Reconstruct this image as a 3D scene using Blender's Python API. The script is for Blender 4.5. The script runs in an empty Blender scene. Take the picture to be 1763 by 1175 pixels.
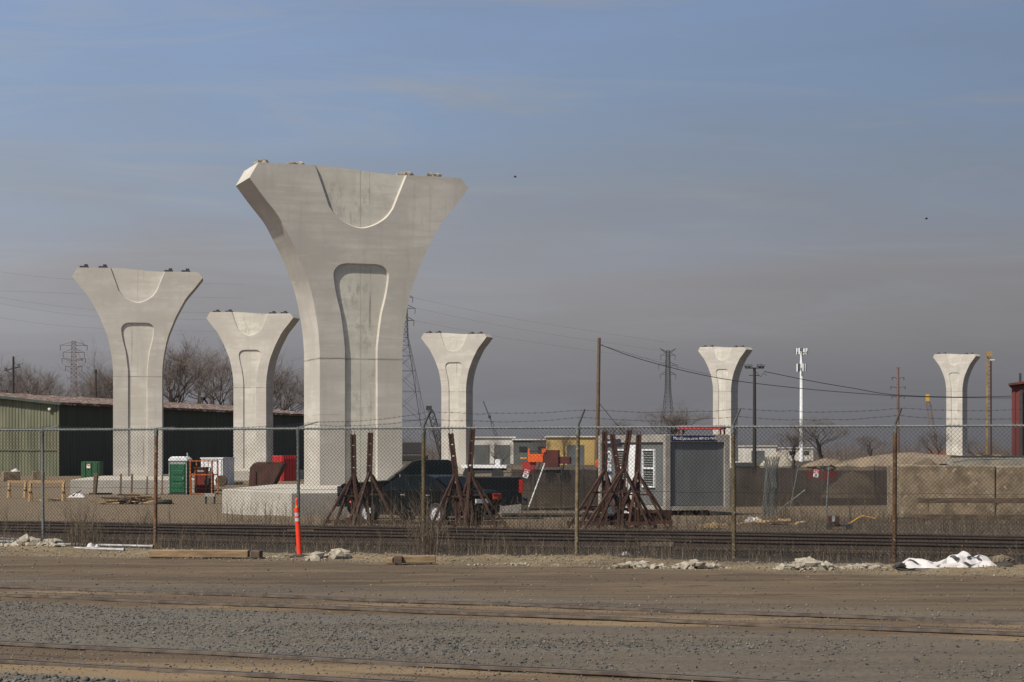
import bpy, bmesh, math, random
import numpy as np
from mathutils import Vector, Matrix, noise
random.seed(7); rng = np.random.default_rng(7)
R = math.radians
scene = bpy.context.scene
C = scene.collection

# ------------------------------------------------------------------ camera
F, CX, HY, H = 3400.0, 881.5, 776.0, 2.05      # focal length and horizon in photo pixels, eye height in metres
cam_d = bpy.data.cameras.new('camera'); cam = bpy.data.objects.new('camera', cam_d); C.objects.link(cam)
cam.location = (0, 0, H); cam.rotation_euler = (R(90), 0, 0)
cam_d.sensor_width = 36.0; cam_d.lens = 36.0 * F / 1763.0
cam_d.shift_y = (HY - 587.5) / 1763.0
cam_d.clip_start = 0.5; cam_d.clip_end = 20000
scene.camera = cam

# ------------------------------------------------------------------ world, sun, exposure
SUN_H = Vector((-0.745, -0.667)).normalized(); SUN_EL = R(52)
EXPO = 0.35
scene.view_settings.view_transform = 'Standard'; scene.view_settings.look = 'None'
scene.view_settings.gamma = 1.0; scene.view_settings.exposure = EXPO
scene.view_settings.use_curve_mapping = False
world = bpy.data.worlds.new('World'); scene.world = world; world.use_nodes = True
wn, wl = world.node_tree.nodes, world.node_tree.links
for n in list(wn): wn.remove(n)
def srgb(r, g, b):
    f = lambda c: (c/255/12.92) if c/255 <= 0.04045 else ((c/255+0.055)/1.055)**2.4
    return (f(r), f(g), f(b))
WS = 0.05
def skyc(r, g, b):
    k = 1.0 / (WS * 2**EXPO)
    return tuple(c*k for c in srgb(r, g, b)) + (1.0,)
wo = wn.new('ShaderNodeOutputWorld'); bg = wn.new('ShaderNodeBackground'); bg.inputs['Strength'].default_value = WS
sky = wn.new('ShaderNodeTexSky'); sky.sky_type = 'NISHITA'; sky.sun_disc = False
sky.sun_elevation = SUN_EL; sky.sun_rotation = math.atan2(SUN_H.x, SUN_H.y)
sky.air_density = 1.0; sky.dust_density = 2.0; sky.ozone_density = 1.0
tc = wn.new('ShaderNodeTexCoord'); sep = wn.new('ShaderNodeSeparateXYZ'); wl.new(tc.outputs['Generated'], sep.inputs[0])
def wmath(op, a, b=None, c=None):
    n = wn.new('ShaderNodeMath'); n.operation = op
    for i, v in enumerate((a, b, c)):
        if v is None: continue
        if isinstance(v, (int, float)): n.inputs[i].default_value = v
        else: wl.new(v, n.inputs[i])
    return n.outputs[0]
def ramp(fac, stops):
    n = wn.new('ShaderNodeValToRGB'); wl.new(fac, n.inputs[0])
    while len(n.color_ramp.elements) < len(stops): n.color_ramp.elements.new(0.5)
    for e, (p, c) in zip(n.color_ramp.elements, stops): e.position = p; e.color = c
    return n.outputs[0]
mp = wn.new('ShaderNodeMapping'); wl.new(tc.outputs['Generated'], mp.inputs['Vector'])
mp.inputs['Scale'].default_value = (3.2, 3.2, 15.0); mp.inputs['Rotation'].default_value = (R(5), R(-7), R(20))
nz = wn.new('ShaderNodeTexNoise'); wl.new(mp.outputs[0], nz.inputs['Vector'])
nz.inputs['Scale'].default_value = 1.3; nz.inputs['Detail'].default_value = 7; nz.inputs['Roughness'].default_value = 0.55; nz.inputs['Distortion'].default_value = 0.6
elf = wn.new('ShaderNodeMapRange'); elf.interpolation_type = 'SMOOTHSTEP'; wl.new(sep.outputs['Z'], elf.inputs['Value'])
for k_, x_ in (('From Min', .02), ('From Max', .15), ('To Min', .22), ('To Max', 1.0)): elf.inputs[k_].default_value = x_
cl = wmath('MULTIPLY', wmath('SUBTRACT', nz.outputs['Fac'], 0.5), elf.outputs[0])
zz = wmath('ADD', sep.outputs['Z'], wmath('MULTIPLY', cl, 0.085))
zf = wmath('MULTIPLY', zz, 2.5)      # 0..0.4 of sin(elevation)
lo = ramp(zf, [(0.0, skyc(113, 113, 118)), (0.08, skyc(122, 122, 127)), (0.15, skyc(138, 137, 140)), (0.22, skyc(143, 143, 147)), (0.33, skyc(136, 147, 163)), (0.44, skyc(129, 148, 175)), (0.62, skyc(126, 147, 181))])
mp2 = wn.new('ShaderNodeMapping'); wl.new(tc.outputs['Generated'], mp2.inputs['Vector']); mp2.inputs['Scale'].default_value = (4.0, 4.0, 34.0); mp2.inputs['Rotation'].default_value = (R(-6), R(9), R(-15)); mp2.inputs['Location'].default_value = (3.1, 1.7, .4)
nw = wn.new('ShaderNodeTexNoise'); wl.new(mp2.outputs[0], nw.inputs['Vector']); nw.inputs['Scale'].default_value = 1.0; nw.inputs['Detail'].default_value = 9; nw.inputs['Roughness'].default_value = 0.62; nw.inputs['Distortion'].default_value = 1.1
wf = wn.new('ShaderNodeMapRange'); wf.interpolation_type = 'SMOOTHSTEP'; wl.new(nw.outputs['Fac'], wf.inputs['Value'])
for k_, x_ in (('From Min', .44), ('From Max', .70), ('To Min', 0), ('To Max', .62)): wf.inputs[k_].default_value = x_
wm = wn.new('ShaderNodeMix'); wm.data_type = 'RGBA'; wl.new(wmath('MULTIPLY', wf.outputs[0], elf.outputs[0]), wm.inputs['Factor']); wl.new(lo, wm.inputs['A']); wm.inputs['B'].default_value = skyc(150, 154, 160)
lo = wm.outputs['Result']
# brighter towards the sun's side, as thin haze is
side = wmath('ADD', wmath('MULTIPLY', sep.outputs['X'], SUN_H.x), wmath('MULTIPLY', sep.outputs['Y'], SUN_H.y))
lum = wmath('MULTIPLY_ADD', side, 0.9, 1.62)
lum = wmath('ADD', lum, wmath('MULTIPLY', cl, 0.22))
sc = wn.new('ShaderNodeVectorMath'); sc.operation = 'SCALE'; wl.new(lo, sc.inputs[0]); wl.new(lum, sc.inputs['Scale'])
mf = wn.new('ShaderNodeMapRange'); mf.inputs['From Min'].default_value = 0.22; mf.inputs['From Max'].default_value = 0.6; wl.new(sep.outputs['Z'], mf.inputs['Value'])
mx = wn.new('ShaderNodeMix'); mx.data_type = 'RGBA'; wl.new(mf.outputs[0], mx.inputs['Factor']); wl.new(sc.outputs[0], mx.inputs['A']); wl.new(sky.outputs[0], mx.inputs['B'])
wl.new(mx.outputs['Result'], bg.inputs['Color']); wl.new(bg.outputs[0], wo.inputs['Surface'])
sd = bpy.data.lights.new('sun', 'SUN'); sd.energy = 4.6; sd.angle = R(0.5); sd.color = (1.0, 0.94, 0.85)
sun = bpy.data.objects.new('sun', sd); C.objects.link(sun)
to_sun = Vector((SUN_H.x*math.cos(SUN_EL), SUN_H.y*math.cos(SUN_EL), math.sin(SUN_EL)))
sun.rotation_euler = to_sun.to_track_quat('Z', 'Y').to_euler()

# ------------------------------------------------------------------ helpers
def gz(Y):                                       # the yard falls away gently from the tracks
    t = min(max((Y-50)/60.0, 0), 1); return -0.65*t
def W(px, s, py): return Vector(((px-CX)/s, F/s, H+(HY-py)/s))
def G(px, s): return Vector(((px-CX)/s, F/s, gz(F/s)))
def S(py):
    s = 50.0
    for _ in range(40): s = 0.5*s + 0.5*(py-HY)/(H-gz(F/s))
    return s
def GP(px, py): return G(px, S(py))

class MB:
    def __init__(self): self.v = []; self.f = []
    def add(self, vs, fs):
        o = len(self.v); self.v += [tuple(p) for p in vs]; self.f += [tuple(i+o for i in f) for f in fs]; return self
    def box(self, c, s, rz=0, rx=0, ry=0):
        m = Matrix.Rotation(rz, 3, 'Z') @ Matrix.Rotation(ry, 3, 'Y') @ Matrix.Rotation(rx, 3, 'X'); c = Vector(c)
        vs = [c + m @ Vector((x*s[0]/2, y*s[1]/2, z*s[2]/2)) for z in (-1, 1) for y in (-1, 1) for x in (-1, 1)]
        return self.add(vs, [(0,2,3,1),(4,5,7,6),(0,1,5,4),(2,6,7,3),(0,4,6,2),(1,3,7,5)])
    def frame(self, p, q):
        d = (Vector(q)-Vector(p)).normalized(); u = Vector((0,0,1)) if abs(d.z) < 0.95 else Vector((0,1,0))
        a = d.cross(u).normalized(); return a, a.cross(d).normalized()
    def beam(self, p, q, w, h=None):
        h = h or w; p, q = Vector(p), Vector(q); a, b = self.frame(p, q)
        vs = [o + a*(x*w/2) + b*(y*h/2) for o in (p, q) for x, y in ((-1,-1),(1,-1),(1,1),(-1,1))]
        return self.add(vs, [(3,2,1,0),(4,5,6,7),(0,1,5,4),(1,2,6,5),(2,3,7,6),(3,0,4,7)])
    def tube(self, p, q, r0, r1=None, n=8, caps=True):
        r1 = r0 if r1 is None else r1; p, q = Vector(p), Vector(q); a, b = self.frame(p, q); vs = []
        for o, r in ((p, r0), (q, r1)):
            vs += [o + a*(math.cos(2*math.pi*k/n)*r) + b*(math.sin(2*math.pi*k/n)*r) for k in range(n)]
        fs = [(k, (k+1) % n, n+(k+1) % n, n+k) for k in range(n)]
        if caps: fs += [tuple(range(n-1, -1, -1)), tuple(range(n, 2*n))]
        return self.add(vs, fs)
    def path(self, pts, r, n=5):
        for p, q in zip(pts[:-1], pts[1:]): self.tube(p, q, r, r, n, False)
        return self
    def prism(self, poly, y0, y1):               # poly in (x, z), extruded along y
        n = len(poly)
        vs = [(x, y0, z) for x, z in poly] + [(x, y1, z) for x, z in poly]
        return self.add(vs, [tuple(range(n)), tuple(range(2*n-1, n-1, -1))] + [(k, n+k, n+(k+1) % n, (k+1) % n) for k in range(n)])
    def prismz(self, poly, z0, z1):              # poly in (x, y), extruded along z
        n = len(poly)
        vs = [(x, y, z0) for x, y in poly] + [(x, y, z1) for x, y in poly]
        return self.add(vs, [tuple(range(n-1, -1, -1)), tuple(range(n, 2*n))] + [(k, (k+1) % n, n+(k+1) % n, n+k) for k in range(n)])
    def lathe(self, prof, n=14, c=(0,0,0)):
        vs = [(c[0]+r*math.cos(2*math.pi*k/n), c[1]+r*math.sin(2*math.pi*k/n), c[2]+z) for r, z in prof for k in range(n)]
        fs = [(j*n+k, j*n+(k+1) % n, (j+1)*n+(k+1) % n, (j+1)*n+k) for j in range(len(prof)-1) for k in range(n)]
        fs += [tuple(range(n-1, -1, -1)), tuple(range((len(prof)-1)*n, len(prof)*n))]
        return self.add(vs, fs)
    def rock(self, c, s, sub=1, rough=0.3, seed=0):
        bm = bmesh.new(); bmesh.ops.create_icosphere(bm, subdivisions=sub, radius=1)
        vs = []
        for v in bm.verts:
            k = 1 + rough*noise.noise(v.co*1.3 + Vector((seed*7.1, seed*3.3, seed)))*1.6 + 0.5*rough*noise.noise(v.co*4 + Vector((seed, seed*2.2, 0)))
            vs.append((c[0]+v.co.x*s[0]*k, c[1]+v.co.y*s[1]*k, c[2]+v.co.z*s[2]*k))
        fs = [tuple(v.index for v in f.verts) for f in bm.faces]; bm.free(); return self.add(vs, fs)
    def build(self, name, mat, parent=None, smooth=False, bevel=0, off=None):
        me = bpy.data.meshes.new(name)
        vs = self.v if off is None else [(x-off[0], y-off[1], z-off[2]) for x, y, z in self.v]
        me.from_pydata(vs, [], self.f); me.update()
        if smooth:
            me.polygons.foreach_set('use_smooth', [True]*len(me.polygons)); me.set_sharp_from_angle(angle=R(38))
        o = bpy.data.objects.new(name, me); C.objects.link(o)
        if mat: me.materials.append(mat)
        if parent: o.parent = parent
        if bevel:
            b = o.modifiers.new('bevel', 'BEVEL'); b.width = bevel; b.segments = 2; b.limit_method = 'ANGLE'
        return o
def tag(o, label, cat, group=None, kind=None):
    o['label'] = label; o['category'] = cat
    if group: o['group'] = group
    if kind: o['kind'] = kind
    return o
def thing(name, label, cat, loc, rz=0, group=None):
    o = bpy.data.objects.new(name, None); C.objects.link(o); o.location = loc; o.rotation_euler = (0, 0, rz)
    o.empty_display_size = 0.3
    return tag(o, label, cat, group)
def struct(o): o['kind'] = 'structure'; return o
def catmull(pts, k=4):
    out = []
    for i in range(len(pts)-1):
        p0 = pts[max(i-1, 0)]; p1 = pts[i]; p2 = pts[i+1]; p3 = pts[min(i+2, len(pts)-1)]
        for j in range(k):
            t = j/k
            out.append(tuple(0.5*((2*b)+(-a+c)*t+(2*a-5*b+4*c-d)*t*t+(-a+3*b-3*c+d)*t**3) for a, b, c, d in zip(p0, p1, p2, p3)))
    out.append(tuple(pts[-1])); return out

# ------------------------------------------------------------------ materials
class NT:
    def __init__(self, name):
        self.m = bpy.data.materials.new(name); self.m.use_nodes = True
        self.n = self.m.node_tree.nodes; self.l = self.m.node_tree.links
        self.b = self.n['Principled BSDF']
    def node(self, t, **kw):
        n = self.n.new(t)
        for k, v in kw.items(): setattr(n, k, v)
        return n
    def put(self, sock, v):
        if isinstance(v, bpy.types.NodeSocket): self.l.new(v, sock)
        elif v is not None:
            if sock.type == 'RGBA' and len(v) == 3: v = tuple(v)+(1,)
            sock.default_value = v
    def math(self, op, a, b=None, c=None, clamp=False):
        n = self.node('ShaderNodeMath', operation=op, use_clamp=clamp)
        for i, v in enumerate((a, b, c)): self.put(n.inputs[i], v) if v is not None else None
        return n.outputs[0]
    def mix(self, f, a, b, mode='MIX'):
        n = self.node('ShaderNodeMix', data_type='RGBA', blend_type=mode)
        self.put(n.inputs['Factor'], f); self.put(n.inputs['A'], a); self.put(n.inputs['B'], b); return n.outputs['Result']
    def coords(self, scale=(1,1,1), world=False, rnd=True):
        if world: v = self.node('ShaderNodeNewGeometry').outputs['Position']
        else: v = self.node('ShaderNodeTexCoord').outputs['Object']
        mp = self.node('ShaderNodeMapping'); self.l.new(v, mp.inputs['Vector']); mp.inputs['Scale'].default_value = scale
        if rnd and not world:
            oi = self.node('ShaderNodeObjectInfo'); cb = self.node('ShaderNodeCombineXYZ'); q = self.math('MULTIPLY', oi.outputs['Random'], 40.0)
            for i in range(3): self.l.new(q, cb.inputs[i])
            self.l.new(cb.outputs[0], mp.inputs['Location'])
        return mp.outputs[0]
    def noise(self, vec, scale, detail=5, rough=0.55, dist=0.0):
        n = self.node('ShaderNodeTexNoise'); self.l.new(vec, n.inputs['Vector'])
        n.inputs['Scale'].default_value = scale; n.inputs['Detail'].default_value = detail; n.inputs['Roughness'].default_value = rough; n.inputs['Distortion'].default_value = dist
        return n.outputs['Fac']
    def rng(self, v, a, b, c=0.0, d=1.0, smooth=True):
        n = self.node('ShaderNodeMapRange'); n.interpolation_type = 'SMOOTHSTEP' if smooth else 'LINEAR'
        self.put(n.inputs['Value'], v)
        for k, x in (('From Min', a), ('From Max', b), ('To Min', c), ('To Max', d)): n.inputs[k].default_value = x
        return n.outputs['Result']
    def bump(self, h, strength=0.3, dist=0.02):
        n = self.node('ShaderNodeBump'); n.inputs['Strength'].default_value = strength; n.inputs['Distance'].default_value = dist
        self.l.new(h, n.inputs['Height']); self.l.new(n.outputs[0], self.b.inputs['Normal'])
    def col(self, c): self.put(self.b.inputs['Base Color'], c)
    def set(self, rough=0.7, metal=0.0): self.b.inputs['Roughness'].default_value = rough; self.b.inputs['Metallic'].default_value = metal

def mk(name, c1, c2=None, scale=3.0, rough=0.75, metal=0.0, bump=0.0, stretch=(1,1,1), c3=None, lo=0.35, hi=0.65):
    t = NT(name); v = t.coords(stretch); n = t.noise(v, scale, 7)
    if c2 is None: c2 = tuple(c*0.78 for c in c1)
    col = t.mix(t.rng(n, lo, hi), c1, c2)
    if c3 is not None: col = t.mix(t.rng(t.noise(v, scale*2.7, 6), 0.56, 0.68), col, c3)
    t.col(col); t.set(rough, metal)
    if bump: t.bump(t.noise(t.coords(), scale*9, 5), bump, 0.02)
    return t.m

def concrete(name, base, panel=False, joint=True, stained=False):
    t = NT(name); v = t.coords(); vs = t.coords((1, 1, 0.10)); vh = t.coords((0.25, 0.25, 1.3))
    c = t.mix(t.rng(t.noise(v, 0.55, 6), 0.3, 0.7), base, tuple(x*0.76 for x in base))
    c = t.mix(t.math('MULTIPLY', t.rng(t.noise(vh, 1.1, 4), 0.42, 0.62), 0.7), c, tuple(x*y for x, y in zip(base, (0.78, 0.76, 0.74))))
    c = t.mix(t.math('MULTIPLY', t.rng(t.noise(vs, 3.2, 5), 0.52, 0.72), 0.30), c, tuple(x*0.62 for x in base))
    c = t.mix(t.math('MULTIPLY', t.rng(t.noise(vh, 3.5, 6, 0.6), 0.55, 0.75), 0.28), c, tuple(x*1.22 for x in base))
    c = t.mix(t.math('MULTIPLY', t.rng(t.noise(v, 5, 6), 0.55, 0.75), 0.18), c, (0.30, 0.245, 0.17))
    vb = t.coords((0.12, 0.12, 2.2)); c = t.mix(t.math('MULTIPLY', t.rng(t.noise(vb, 1.5, 7, 0.7), 0.48, 0.62), 0.55), c, tuple(x*0.74 for x in base))
    c = t.mix(t.math('MULTIPLY', t.rng(t.noise(v, 1.7, 8, 0.7), 0.55, 0.70), 0.35), c, tuple(x*0.72 for x in base))
    c = t.mix(t.math('MULTIPLY', t.rng(t.noise(t.coords((1, 1, .05)), 7, 6, 0.65), 0.58, 0.72), 0.28), c, tuple(x*0.66 for x in base))
    tcx = t.node('ShaderNodeTexCoord').outputs['Object']; sp = t.node('ShaderNodeSeparateXYZ'); t.l.new(tcx, sp.inputs[0])
    hgt = t.noise(v, 26, 6)
    if joint:
        wob = t.math('MULTIPLY', t.math('SUBTRACT', t.noise(v, 2.2, 4), 0.5), 0.05)
        d = t.math('ABSOLUTE', t.math('ADD', sp.outputs['Z'], wob))
        j = t.rng(d, 0.012, 0.045, 1.0, 0.0)
        c = t.mix(t.math('MULTIPLY', j, t.rng(t.noise(v, 0.9, 3), 0.3, 0.6, 0.35, 0.9)), c, tuple(x*0.36 for x in base))
        d2 = t.math('ABSOLUTE', t.math('ADD', t.math('ADD', sp.outputs['Z'], 2.05), wob))
        c = t.mix(t.math('MULTIPLY', t.rng(d2, 0.005, 0.03, 1.0, 0.0), t.rng(t.noise(v, 1.3, 3), 0.4, 0.7, 0.0, 0.55)), c, tuple(x*0.45 for x in base))
    if panel:
        vsp = t.coords((1, 1, 0.45)); st = t.rng(t.noise(vsp, 5.0, 9, 0.75), 0.40, 0.68)
        blot = t.rng(t.noise(v, 0.8, 4), 0.40, 0.66)
        c = t.mix(t.math('MULTIPLY', t.math('MULTIPLY', st, blot), 0.50 if stained else 0.10), c, (0.15, 0.138, 0.112))
        seam = t.rng(t.math('ABSOLUTE', t.math('ADD', sp.outputs['X'], t.math('MULTIPLY', t.math('SUBTRACT', t.noise(v, 3, 3), 0.5), 0.02))), 0.012, 0.035, 1.0, 0.0)
        c = t.mix(t.math('MULTIPLY', seam, t.rng(t.noise(vs, 1.5, 3), 0.35, 0.62, 0.05, 0.55)), c, tuple(x*0.48 for x in base))
        seam2 = t.rng(t.math('ABSOLUTE', t.math('SUBTRACT', t.math('ABSOLUTE', sp.outputs['X']), 0.36)), 0.01, 0.06, 1.0, 0.0)
        c = t.mix(t.math('MULTIPLY', seam2, t.rng(t.noise(vs, 4, 6), 0.5, 0.68, 0.0, 0.6)), c, (0.09, 0.085, 0.07))
    t.col(c); t.set(0.88); t.bump(hgt, 0.25, 0.012); return t.m

M = {}
M['concrete'] = concrete('concrete', (0.505, 0.468, 0.405))
M['concrete_panel'] = concrete('concrete_panel', (0.565, 0.528, 0.45), panel=True)
M['concrete_stained'] = concrete('concrete_stained', (0.59, 0.555, 0.465), panel=True, stained=True)
M['footing'] = concrete('footing_concrete', (0.44, 0.405, 0.345), joint=False)
M['old_concrete'] = mk('old_concrete', (0.235, 0.178, 0.112), (0.125, 0.092, 0.056), 1.9, 0.92, bump=0.7, c3=(0.30, 0.25, 0.18))
M['rubble'] = mk('rubble', (0.36, 0.32, 0.25), (0.21, 0.18, 0.135), 9, 0.95, bump=0.9)
M['galv'] = mk('galvanised', (0.17, 0.18, 0.175), (0.11, 0.12, 0.115), 12, 0.6, 0.3)
M['galv_wire'] = mk('fence_wire', (0.011, 0.011, 0.010), (0.018, 0.018, 0.016), 4, 0.85, 0.0)
M['rust'] = mk('rust', (0.062, 0.024, 0.014), (0.030, 0.014, 0.010), 7, 0.9, bump=0.4, c3=(0.095, 0.04, 0.021))
M['rust_post'] = mk('rust_post', (0.16, 0.075, 0.032), (0.075, 0.036, 0.02), 6, 0.9, bump=0.4, c3=(0.20, 0.17, 0.11))
M['mixed_post'] = mk('mixed_post', (0.17, 0.125, 0.06), (0.10, 0.07, 0.035), 6, 0.85, bump=0.3, c3=(0.25, 0.24, 0.20))
M['rail'] = mk('rail_steel', (0.125, 0.096, 0.070), (0.065, 0.049, 0.037), 5, 0.75, 0.1, stretch=(1, 1, 1))
M['rail_rust'] = mk('rail_rusty', (0.052, 0.034, 0.024), (0.032, 0.022, 0.016), 5, 0.85)
M['rail_top'] = mk('rail_running_face', (0.16, 0.135, 0.12), (0.10, 0.075, 0.06), 3, 0.5, 0.6)
M['orange'] = mk('orange_plastic', (0.78, 0.045, 0.008), (0.66, 0.04, 0.01), 6, 0.5)
M['reflect'] = mk('reflective_band', (0.46, 0.45, 0.44), (0.36, 0.35, 0.34), 20, 0.4)
M['rubber'] = mk('black_rubber', (0.018, 0.018, 0.018), (0.03, 0.028, 0.026), 6, 0.85)
M['timber'] = mk('timber', (0.27, 0.185, 0.10), (0.17, 0.11, 0.06), 2.5, 0.9, bump=0.4, stretch=(1, 6, 6))
M['old_timber'] = mk('old_timber', (0.12, 0.080, 0.050), (0.06, 0.042, 0.028), 2.5, 0.92, bump=0.4, stretch=(1, 6, 6))
M['pine'] = mk('pine_lumber', (0.42, 0.28, 0.14), (0.30, 0.19, 0.09), 3, 0.85, stretch=(1, 5, 5))
M['white_sheet'] = mk('white_sheet', (0.47, 0.445, 0.43), (0.37, 0.34, 0.31), 2.2, 0.6, lo=0.45, hi=0.75)
M['black_tape'] = mk('black_tape', (0.03, 0.032, 0.035), None, 4, 0.6)
M['black_plate'] = mk('black_plate', (0.022, 0.018, 0.015), (0.045, 0.035, 0.026), 4, 0.7)
M['white_paint'] = mk('white_paint', (0.74, 0.74, 0.73), (0.60, 0.60, 0.58), 2, 0.6)
M['pvc'] = mk('pvc_pipe', (0.36, 0.36, 0.35), (0.22, 0.21, 0.19), 5, 0.5)
M['potty_green'] = mk('potty_green', (0.012, 0.10, 0.042), (0.008, 0.075, 0.03), 3, 0.5)
M['potty_red'] = mk('potty_red', (0.17, 0.022, 0.014), (0.12, 0.016, 0.012), 3, 0.5)
M['potty_grey'] = mk('potty_trim', (0.30, 0.32, 0.30), None, 5, 0.6)
M['orange_steel'] = mk('orange_steel', (0.50, 0.13, 0.015), (0.28, 0.06, 0.012), 6, 0.7)
M['orange_machine'] = mk('orange_machine', (0.72, 0.11, 0.012), (0.50, 0.07, 0.01), 1.2, 0.6)
M['red_steel'] = mk('red_steel', (0.36, 0.022, 0.016), (0.25, 0.016, 0.014), 1.2, 0.6)
M['red_light_steel'] = mk('red_container', (0.52, 0.035, 0.035), (0.40, 0.028, 0.03), 1.2, 0.6)
M['dark_red'] = mk('dark_red_steel', (0.10, 0.022, 0.014), (0.06, 0.015, 0.012), 1.2, 0.8)
M['brick_red'] = mk('red_siding', (0.12, 0.024, 0.02), (0.085, 0.018, 0.016), 0.6, 0.8)
M['brown_steel'] = mk('brown_steel', (0.075, 0.030, 0.020), (0.045, 0.020, 0.015), 1.6, 0.85, bump=0.2)
M['green_bin'] = mk('green_bin', (0.02, 0.085, 0.03), None, 2, 0.6)
M['yellow'] = mk('yellow_paint', (0.62, 0.36, 0.03), (0.45, 0.24, 0.02), 3, 0.6)
M['mast_yellow'] = mk('mast_yellow', (0.30, 0.20, 0.075), (0.20, 0.13, 0.05), 0.6, 0.8)
M['yellow_wall'] = mk('yellow_wall', (0.50, 0.345, 0.12), (0.42, 0.28, 0.10), 0.3, 0.85)
M['pale_wall'] = mk('pale_wall', (0.62, 0.58, 0.50), (0.50, 0.46, 0.40), 0.3, 0.85)
M['grey_wall'] = mk('grey_wall', (0.11, 0.12, 0.115), (0.085, 0.09, 0.085), 0.3, 0.85)
M['dark'] = mk('dark_metal', (0.030, 0.030, 0.032), (0.045, 0.042, 0.040), 4, 0.6, 0.2)
M['steel_grey'] = mk('lattice_steel', (0.085, 0.085, 0.085), (0.06, 0.058, 0.058), 1, 0.7, 0.2)
M['rusty_lattice'] = mk('rusty_lattice', (0.17, 0.095, 0.065), (0.11, 0.07, 0.055), 0.4, 0.8)
M['pole_wood'] = mk('pole_wood', (0.135, 0.090, 0.058), (0.08, 0.052, 0.036), 3, 0.95, stretch=(5, 5, 0.5))
M['pole_dark'] = mk('pole_dark', (0.032, 0.027, 0.023), None, 3, 0.95, stretch=(5, 5, 0.5))
M['trailer_grey'] = mk('trailer_grey', (0.122, 0.127, 0.123), (0.10, 0.105, 0.102), 0.9, 0.55)
M['trailer_frame'] = mk('trailer_frame', (0.30, 0.275, 0.235), (0.24, 0.215, 0.18), 2.0, 0.65)
M['navy'] = mk('navy', (0.012, 0.014, 0.06), None, 4, 0.5)
M['white_ink'] = mk('white_ink', (0.80, 0.80, 0.80), (0.74, 0.74, 0.74), 4, 0.6)
M['black_ink'] = mk('black_ink', (0.02, 0.02, 0.02), None, 4, 0.6)
M['sign_red'] = mk('sign_red', (0.55, 0.03, 0.035), None, 4, 0.5)
M['paint_black'] = mk('car_paint_black', (0.004, 0.0045, 0.0045), (0.005, 0.0055, 0.0055), 3, 0.3)
M['paint_green'] = mk('car_paint_dark', (0.004, 0.005, 0.005), (0.0035, 0.0045, 0.0045), 3, 0.3)
M['rim'] = mk('rim_silver', (0.55, 0.55, 0.55), (0.45, 0.45, 0.45), 5, 0.35, 0.0)
M['chrome'] = mk('alloy', (0.62, 0.62, 0.62), (0.5, 0.5, 0.5), 5, 0.3, 0.85)
M['tail_red'] = mk('tail_lamp', (0.42, 0.014, 0.012), (0.3, 0.012, 0.01), 8, 0.25)
M['amber'] = mk('amber_lamp', (0.75, 0.14, 0.03), (0.6, 0.1, 0.02), 8, 0.3)
M['tarp'] = mk('tarp_grey', (0.17, 0.155, 0.12), (0.11, 0.10, 0.08), 1.6, 0.8, bump=0.3)
M['navy_cloth'] = mk('navy_tarp', (0.02, 0.025, 0.07), None, 3, 0.8)
M['blue_grey'] = mk('blue_grey_box', (0.07, 0.09, 0.11), None, 3, 0.7)
M['sand'] = mk('sand', (0.20, 0.152, 0.10), (0.135, 0.104, 0.073), 0.5, 0.95, bump=0.3)
M['dirt_pile'] = mk('dirt_pile', (0.13, 0.098, 0.065), (0.085, 0.066, 0.045), 1.2, 0.95, bump=0.5)
M['bark'] = mk('bark', (0.058, 0.046, 0.038), (0.040, 0.032, 0.027), 3, 0.95)
M['twig'] = mk('twigs', (0.165, 0.130, 0.108), (0.115, 0.092, 0.078), 0.6, 0.95)
M['wire'] = mk('cable', (0.030, 0.030, 0.033), None, 2, 0.7)
M['bird'] = mk('bird', (0.02, 0.02, 0.02), None, 2, 0.9)
for k_ in ('paint_black', 'paint_green'): M[k_].node_tree.nodes['Principled BSDF'].inputs['Specular IOR Level'].default_value = 0.16
def glass(name, c, rough=0.05):
    t = NT(name); t.col(c); t.set(rough); t.b.inputs['Specular IOR Level'].default_value = 0.22; return t.m
M['glass'] = glass('tinted_glass', (0.004, 0.006, 0.006)); M['pane'] = glass('window_pane', (0.035, 0.04, 0.038), 0.12)
def rust_roof():
    t = NT('rusty_roof'); v = t.coords((0.30, 1.4, 1)); n = t.noise(v, 1.5, 8, 0.7)
    c = t.mix(t.rng(n, 0.35, 0.6), (0.150, 0.085, 0.056), (0.070, 0.042, 0.031))
    c = t.mix(t.rng(t.noise(v, 2.6, 8, 0.75), 0.54, 0.60), c, (0.46, 0.40, 0.35)); t.col(c); t.set(0.8); return t.m
M['roof'] = rust_roof()
def siding(name, c1, c2, grime):
    t = NT(name); v = t.coords((0.5, 0.5, 0.06)); c = t.mix(t.rng(t.noise(v, 2.5, 6), 0.35, 0.65), c1, c2)
    c = t.mix(t.math('MULTIPLY', t.rng(t.noise(t.coords(), 0.5, 6), 0.5, 0.7), 0.5), c, grime); t.col(c); t.set(0.7); return t.m
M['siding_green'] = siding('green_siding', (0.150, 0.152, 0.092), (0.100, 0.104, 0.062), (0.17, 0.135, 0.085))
M['siding_shade_trim'] = siding('shaded_siding_and_trim', (0.040, 0.052, 0.038), (0.030, 0.040, 0.030), (0.045, 0.042, 0.03))  # green siding with the long wall's shade painted in; also the dark gable trim
def screen_mat():
    t = NT('privacy_screen'); v = t.coords((1, 1, 2.0)); c = t.mix(t.rng(t.noise(v, 1.3, 6), 0.35, 0.65), (0.090, 0.068, 0.051), (0.056, 0.044, 0.035))
    t.col(c); t.set(0.95)
    tr = t.node('ShaderNodeBsdfTransparent'); ms = t.node('ShaderNodeMixShader'); ms.inputs[0].default_value = 0.64
    t.l.new(tr.outputs[0], ms.inputs[1]); t.l.new(t.b.outputs[0], ms.inputs[2]); t.l.new(ms.outputs[0], t.n['Material Output'].inputs['Surface']); return t.m
M['screen'] = screen_mat()
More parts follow.
